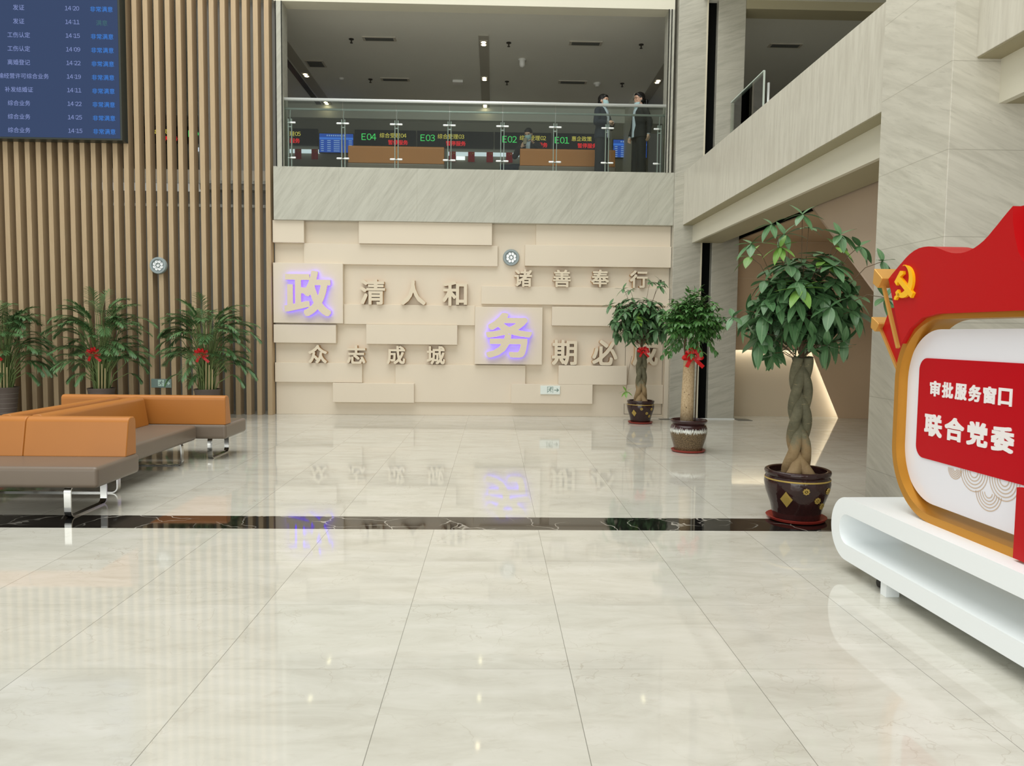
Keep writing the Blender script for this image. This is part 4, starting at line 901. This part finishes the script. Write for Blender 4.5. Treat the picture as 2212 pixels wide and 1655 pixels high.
def star(cx, cz, r):
    return [(cx + (r if i % 2 == 0 else r * 0.4) * math.sin(PI * i / 5), cz + (r if i % 2 == 0 else r * 0.4) * math.cos(PI * i / 5)) for i in range(10)]
for i, (x, lab) in enumerate(((-5.12, 'small red flag under the 05 sign, nearer the stone jamb'), (-4.69, 'small red flag beside the blue table screen under the 05 sign'), (-1.12, 'small red flag left of the white monitor'), (-0.63, 'small red flag right of the white monitor'), (-0.15, 'small red flag third along the strip below E03'), (0.36, 'small red flag beside the seated man'))):
    t = thing('hanging_flag', lab, 'flag', (x, 19.985, 6.09), 0, 'small red flags on the counters')
    m = MB(); m.loft([[(-0.085 + 0.17 * k / 8, 0.006 * math.sin(k * 1.3) + yy, z) for k in range(9)] + [(0.085 - 0.17 * k / 8, 0.006 * math.sin((8 - k) * 1.3) + yy + 0.003, z) for k in range(9)] for z, yy in ((-0.13, 0), (0, 0.004), (0.13, 0))]); m.build('flag_cloth', P('flag_red', (196, 30, 36), 0.7), t)
    m = MB().prism(star(0.04, 0.085, 0.024), -0.009, -0.007)
    for q in ((-0.005, 0.10), (-0.015, 0.08), (-0.01, 0.06), (0.005, 0.045)): m.prism(star(q[0], q[1], 0.008), -0.009, -0.007)
    m.build('flag_stars', P('star_yellow', (220, 190, 70), 0.6), t)
G2 = 'orange sofas on the upper balcony'
def up_bench(label, x0, x1):
    L = x1 - x0; t = thing('upper_sofa', label, 'sofa', ((x0 + x1) / 2, 15.36, 4.385), PI, G2)
    MB().box(-L / 2, L / 2, -0.36, 0.36, 0.25, 0.42).build('seat', M_grey, t, bevel=0.035, segs=4)
    m = MB(); prof = [(0.16, 0.415), (0.35, 0.415), (0.35, 0.70)] + arc(0.315, 0.715, 0.035, 0, 90, 4) + arc(0.265, 0.70, 0.05, 90, 165, 5); m.loft([[(x, a, b) for a, b in prof] for x in (-L / 2 + 0.02, L / 2 - 0.02)]); m.build('backrest', M_orange, t, bevel=0.012, segs=3)
    for x in (-L / 2 + 0.25, L / 2 - 0.25): bench_leg(t, x, -0.3, 0.24)
up_bench('orange sofa back on the balcony below the E04 sign', -2.90, -0.985)
up_bench('long orange sofa back on the balcony with a man seated behind it', 0.46, 2.38)

# ------------------------------------------------------------------ people
def skinned(name, mb, mat, parent, voxel, smooth=2):
    me = mb.mesh(name); o = obj(name, me, mat, None); m = o.modifiers.new('r', 'REMESH'); m.mode = 'VOXEL'; m.voxel_size = voxel
    if smooth: s = o.modifiers.new('s', 'SMOOTH'); s.iterations = smooth; s.factor = 0.5
    dg = bpy.context.evaluated_depsgraph_get(); dg.update(); new = bpy.data.meshes.new_from_object(o.evaluated_get(dg)); bpy.data.objects.remove(o)
    return obj(name, new, mat, parent, smooth=True)
def head_parts(b, c, pitch=0.0, yaw=0.0):
    """head looking along +x, centre c; returns the matrix that poses it"""
    M = Matrix.Translation(c) @ Matrix.Rotation(yaw, 4, 'Z') @ Matrix.Rotation(pitch, 4, 'Y')
    b.ell((0.0, 0, 0.015), 0.094, 0.074, 0.098, M); b.ell((0.028, 0, -0.045), 0.060, 0.056, 0.068, M); b.ell((0.052, 0, -0.09), 0.026, 0.028, 0.022, M)
    b.ell((0.088, 0, -0.018), 0.018, 0.012, 0.024, M); b.ell((0.079, 0, -0.058), 0.014, 0.022, 0.009, M); b.ell((0.078, 0, 0.022), 0.018, 0.05, 0.012, M)
    for s in (-1, 1): b.ell((-0.004, s * 0.074, -0.012), 0.02, 0.012, 0.032, M); b.ell((0.066, s * 0.034, -0.028), 0.02, 0.02, 0.022, M)
    return M
def eyes(t, M):
    for s in (-1, 1):
        m = MB().ell((0.083, s * 0.032, 0.003), 0.007, 0.012, 0.006, M); m.build('eye', M_hair, t, smooth=True)
        m = MB().ell((0.088, s * 0.033, 0.024), 0.006, 0.018, 0.003, M); m.build('eyebrow', M_hair, t, smooth=True)
def mask(t, M, low=0.0):
    m = MB(); rings = []
    for j in range(7):
        z = 0.0 - 0.115 * j / 6 + low; ring_ = []
        for i in range(13):
            a = -1.25 + 2.5 * i / 12; rx = 0.108 + 0.012 * math.sin(PI * j / 6) - 0.010 * abs(j - 3) / 3; ry = 0.078 - 0.012 * j / 6
            ring_.append((rx * math.cos(a) - 0.002, ry * math.sin(a), z))
        rings.append(ring_)
    inner = [[(x * 0.97, y * 0.97, z) for x, y, z in rg] for rg in rings]
    vs = [p for rg in rings for p in rg]; n = len(vs); vs += [p for rg in inner for p in rg]; fs = []
    for j in range(6):
        for i in range(12): a = j * 13 + i; fs += [(a, a + 1, a + 14, a + 13), (n + a + 13, n + a + 14, n + a + 1, n + a)]
    for i in range(12): fs += [(i, n + i, n + i + 1, i + 1), (78 + i, 79 + i, n + 79 + i, n + 78 + i)]
    for j in range(6): a, c = j * 13, j * 13 + 12; fs += [(a, a + 13, n + a + 13, n + a), (c, n + c, n + c + 13, c + 13)]
    m.add(vs, fs, M)
    for s in (-1, 1): m.tube([M @ Vector((0.03, s * 0.076, -0.01 + low)), M @ Vector((-0.002, s * 0.084, 0.005 + low * 0.3))], 0.0018, 4)
    tag(m.build('face_mask', M_mask, t, smooth=True), 'pale blue surgical mask', None)
def hand(b, wrist, d, n, s=1.0, curl=0.5, thumb=1):
    """palm plus five bent fingers; d = pointing direction, n = palm normal"""
    wrist, d, n = Vector(wrist), Vector(d).normalized(), Vector(n).normalized(); n = (n - d * n.dot(d)).normalized(); sd = d.cross(n) * thumb
    pc = wrist + d * 0.05 * s; b.cap(wrist, wrist + d * 0.045 * s, 0.026 * s, 0.030 * s, 10, 0.62); b.ell((0, 0, 0), 0.045 * s, 0.040 * s, 0.017 * s, Matrix.Translation(pc) @ Matrix(((d.x, sd.x, n.x), (d.y, sd.y, n.y), (d.z, sd.z, n.z))).to_4x4())
    for k, L in enumerate((0.070, 0.080, 0.074, 0.058)):
        p0 = wrist + d * 0.085 * s + sd * (0.028 - 0.019 * k) * s; a1, a2 = curl * 0.7, curl * 1.7; e1 = d * math.cos(a1) + n * math.sin(a1); e2 = d * math.cos(a2) + n * math.sin(a2)
        p1 = p0 + e1 * L * 0.5 * s; b.cap(p0, p1, 0.0085 * s, 0.008 * s, 8); b.cap(p1, p1 + e2 * L * 0.5 * s, 0.008 * s, 0.007 * s, 8)
    p0 = wrist + d * 0.03 * s + sd * 0.028 * s; p1 = p0 + (d * 0.6 + sd * 0.8 + n * 0.3).normalized() * 0.036 * s; b.cap(p0, p1, 0.011 * s, 0.0095 * s, 8); b.cap(p1, p1 + (d * 0.9 + sd * 0.2 + n * 0.5).normalized() * 0.03 * s, 0.0095 * s, 0.008 * s, 8)
def eloft(b, rings, n=24):
    b.loft([[(cx + rx * math.cos(2 * PI * i / n), cy + ry * math.sin(2 * PI * i / n), z) for i in range(n)] for cx, cy, z, rx, ry in rings])
def woman(label, loc, rz, H, coat, arms, hair, maskpos, glasses):
    k = H / 1.63; t = thing('person', label, 'person', loc, rz); t.scale = (k, k, k); b = MB()
    M = head_parts(b, (0.015, 0, 1.515), 0.05); b.cap((-0.015, 0, 1.33), (0.0, 0, 1.45), 0.052, 0.046)
    eloft(b, [(0, 0, 0.80, 0.09, 0.15), (0, 0, 0.95, 0.09, 0.13), (0, 0, 1.15, 0.10, 0.14), (0, 0, 1.30, 0.085, 0.16), (-0.01, 0, 1.38, 0.05, 0.06)])
    for s in (-1, 1):
        b.cap((0, s * 0.08, 0.82), (0.01, s * 0.085, 0.46), 0.078, 0.052); b.cap((0.01, s * 0.085, 0.46), (-0.01, s * 0.085, 0.08), 0.05, 0.034); b.cap((-0.02, s * 0.085, 0.05), (0.13, s * 0.095, 0.03), 0.035, 0.028)
    jk = MB(); eloft(jk, [(0, 0, 0.79, 0.140, 0.190), (0, 0, 0.90, 0.138, 0.182), (0, 0, 1.02, 0.118, 0.158), (0.005, 0, 1.16, 0.130, 0.172), (0.0, 0, 1.27, 0.115, 0.185), (-0.01, 0, 1.345, 0.085, 0.15), (-0.015, 0, 1.395, 0.062, 0.075)])
    for s, (el, wr, hd, pn, th) in arms.items():
        sh = (-0.01, s * 0.165, 1.30); b.cap(sh, el, 0.043, 0.036); b.cap(el, wr, 0.036, 0.026); hand(b, wr, hd, pn, 0.92, 0.6, th)
        jk.cap(sh, el, 0.066, 0.056); e, w_ = Vector(el), Vector(wr); jk.cap(el, e.lerp(w_, 0.90), 0.056, 0.042)
    skinned('body', b, M_skin, t, 0.0075, 1); tag(skinned('jacket', jk, coat, t, 0.010, 3), 'dark open jacket', None)
    sh_ = MB(); eloft(sh_, [(0.088, 0, 0.80, 0.064, 0.065), (0.088, 0, 0.95, 0.060, 0.06), (0.082, 0, 1.08, 0.066, 0.06), (0.078, 0, 1.20, 0.066, 0.066), (0.058, 0, 1.29, 0.070, 0.068), (0.025, 0, 1.36, 0.062, 0.064), (-0.003, 0, 1.415, 0.060, 0.066)], 16)
    for s in (-1, 1): sh_.cap((0.03, s * 0.05, 1.40), (0.075, s * 0.028, 1.34), 0.016, 0.012)
    for s, (el, wr, hd, pn, th) in arms.items(): e, w_ = Vector(el), Vector(wr); sh_.cap(e.lerp(w_, 0.80), e.lerp(w_, 0.97), 0.038, 0.034)
    tag(skinned('shirt', sh_, M_shirt, t, 0.008, 1), 'pale blue shirt', None)
    tr = MB(); tr.ell((0, 0, 0.84), 0.115, 0.165, 0.12)
    for s in (-1, 1): tr.cap((0, s * 0.085, 0.80), (0.005, s * 0.10, 0.45), 0.095, 0.088); tr.cap((0.005, s * 0.10, 0.45), (0.0, s * 0.105, 0.08), 0.088, 0.092)
    skinned('trousers', tr, P('charcoal_trousers', (30, 31, 33), 0.85), t, 0.011, 2)
    for s in (-1, 1):
        q = MB(); q.cap((-0.03, s * 0.1, 0.035), (0.13, s * 0.105, 0.028), 0.036, 0.030, 12, 0.85); q.build('shoe', M_black, t, smooth=True)
    h = MB(); h.ell((-0.018, 0, 0.034), 0.100, 0.085, 0.098, M); h.ell((-0.045, 0, -0.02), 0.068, 0.080, 0.075, M); h.ell((0.045, 0, 0.075), 0.045, 0.066, 0.035, M)
    for s in (-1, 1): h.cap(M @ Vector((0.03, s * 0.068, 0.055)), M @ Vector((-0.03, s * 0.074, 0.0)), 0.016, 0.02)
    if hair == 'ponytail':
        h.cap(M @ Vector((-0.10, 0, 0.0)), M @ Vector((-0.15, 0, -0.02)), 0.022, 0.03); h.cap(M @ Vector((-0.15, 0, -0.02)), M @ Vector((-0.155, 0, -0.16)), 0.034, 0.012)
    else:
        h.ell((-0.07, 0, -0.07), 0.045, 0.055, 0.05, M); h.cap(M @ Vector((-0.085, 0, -0.06)), M @ Vector((-0.09, 0, -0.20)), 0.035, 0.022)
    skinned('hair', h, M_hair, t, 0.008, 2); eyes(t, M); mask(t, M, maskpos)
    if glasses:
        g = MB()
        for s in (-1, 1):
            ring_ = [M @ Vector((0.098, s * 0.034 + 0.026 * math.cos(2 * PI * i / 14), 0.002 + 0.022 * math.sin(2 * PI * i / 14))) for i in range(15)]; g.tube(ring_, 0.0025, 5); g.tube([M @ Vector((0.096, s * 0.06, 0.006)), M @ Vector((0.0, s * 0.083, 0.004))], 0.002, 5)
        g.tube([M @ Vector((0.098, -0.008, 0.006)), M @ Vector((0.098, 0.008, 0.006))], 0.002, 5); g.build('glasses', P('glasses_rim', (120, 96, 70), 0.3, 0.5), t)
    return t
woman('woman in dark navy suit and mask, arms folded, facing the other woman', (2.00, 14.36, 4.385), math.radians(-38), 1.60, M_navy,
      {-1: ((0.0, -0.235, 1.06), (0.165, -0.08, 1.07), (0.4, 1, 0.0), (-0.6, 0.2, -0.7), -1), 1: ((0.06, 0.235, 1.05), (0.20, 0.05, 1.09), (0.3, -1, 0.05), (-0.6, -0.2, -0.7), 1)}, 'low', 0.0, False)
woman('woman in black suit with ponytail and glasses, mask under her chin', (2.70, 14.36, 4.385), math.radians(180 + 18), 1.65, M_blackc,
      {1: ((-0.09, 0.225, 1.06), (-0.06, 0.235, 0.84), (0.1, 0.05, -1), (0.2, -1, 0), 1), -1: ((0.0, -0.225, 1.05), (0.08, -0.21, 0.86), (0.2, 0.0, -1), (0.2, 1, 0), -1)}, 'ponytail', -0.075, True)
# seated man with a phone (local +x = the way he faces)
t = thing('person', 'man in dark suit and mask seated behind the orange sofa, looking at a phone', 'person', (0.68, 15.52, 4.385), math.radians(-106)); b = MB()
M = head_parts(b, (0.07, 0.0, 1.135), 0.42, -0.15); b.cap((-0.005, 0, 0.95), (0.045, 0, 1.07), 0.058, 0.054)
eloft(b, [(-0.05, 0, 0.42, 0.10, 0.16), (-0.05, 0, 0.58, 0.10, 0.15), (-0.03, 0, 0.78, 0.115, 0.165), (-0.01, 0, 0.92, 0.09, 0.17), (0, 0, 1.0, 0.055, 0.065)])
R_el, R_wr = (0.10, -0.27, 0.70), (0.24, -0.10, 0.84); L_el, L_wr = (0.12, 0.30, 0.76), (0.25, 0.16, 0.90)
jk = MB(); eloft(jk, [(-0.05, 0, 0.42, 0.14, 0.20), (-0.05, 0, 0.58, 0.125, 0.18), (-0.03, 0, 0.78, 0.14, 0.20), (-0.01, 0, 0.90, 0.115, 0.205), (0, 0, 0.965, 0.085, 0.15), (0.005, 0, 1.01, 0.062, 0.075)])
for s, el, wr, hd, pn, th in ((-1, R_el, R_wr, (0.3, 0.45, 0.75), (-0.7, 0.6, 0.1), -1), (1, L_el, L_wr, (0.35, -0.55, 0.6), (0.3, -0.6, -0.6), 1)):
    sh = (-0.01, s * 0.185, 0.915); b.cap(sh, el, 0.046, 0.04); b.cap(el, wr, 0.04, 0.028); hand(b, wr, hd, pn, 1.0, 0.9, th); jk.cap(sh, el, 0.07, 0.06); jk.cap(el, Vector(el).lerp(Vector(wr), 0.9), 0.06, 0.046)
tr = MB(); tr.ell((-0.03, 0, 0.46), 0.14, 0.19, 0.10)
for s in (-1, 1):
    kn = (0.02, -0.44 + 0.10 * s, 0.50); b.cap((-0.03, s * 0.09, 0.46), kn, 0.085, 0.058); b.cap(kn, (0.03, -0.46 + 0.1 * s, 0.09), 0.055, 0.036); b.cap((0.03, -0.46 + 0.1 * s, 0.05), (0.10, -0.58 + 0.1 * s, 0.035), 0.036, 0.03)
    tr.cap((-0.03, s * 0.09, 0.46), kn, 0.105, 0.075); tr.cap(kn, (0.03, -0.46 + 0.1 * s, 0.10), 0.075, 0.06)
    q = MB(); q.cap((0.025, -0.44 + 0.1 * s, 0.045), (0.10, -0.60 + 0.1 * s, 0.035), 0.04, 0.034); q.build('shoe', M_black, t, smooth=True)
skinned('body', b, M_skin, t, 0.0075, 1); skinned('jacket', jk, P('brown_black_wool', (38, 34, 35), 0.85), t, 0.010, 3); skinned('trousers', tr, M_navy, t, 0.011, 2)
sh_ = MB(); eloft(sh_, [(0.04, 0, 0.60, 0.055, 0.055), (0.065, 0, 0.78, 0.06, 0.06), (0.06, 0, 0.90, 0.06, 0.062), (0.03, 0, 0.99, 0.055, 0.07), (0.012, 0, 1.03, 0.058, 0.068)], 16); tag(skinned('shirt', sh_, M_shirt, t, 0.008, 1), 'pale patterned shirt', None)
h = MB(); h.ell((-0.014, 0, 0.036), 0.098, 0.082, 0.092, M); h.ell((-0.045, 0, -0.01), 0.06, 0.076, 0.06, M); h.ell((0.05, 0, 0.078), 0.04, 0.06, 0.03, M); skinned('hair', h, M_hair, t, 0.008, 2); eyes(t, M); mask(t, M)
ph = MB().box(-0.036, 0.036, -0.005, 0.005, -0.072, 0.072)
o = ph.build('phone', P('phone_case', (150, 140, 118), 0.4), None, bevel=0.004); o.location = (0.585, 15.235, 5.33); o.rotation_euler = (math.radians(-25), 0, math.radians(-12)); tag(o, 'smartphone held up by the seated man', 'phone')
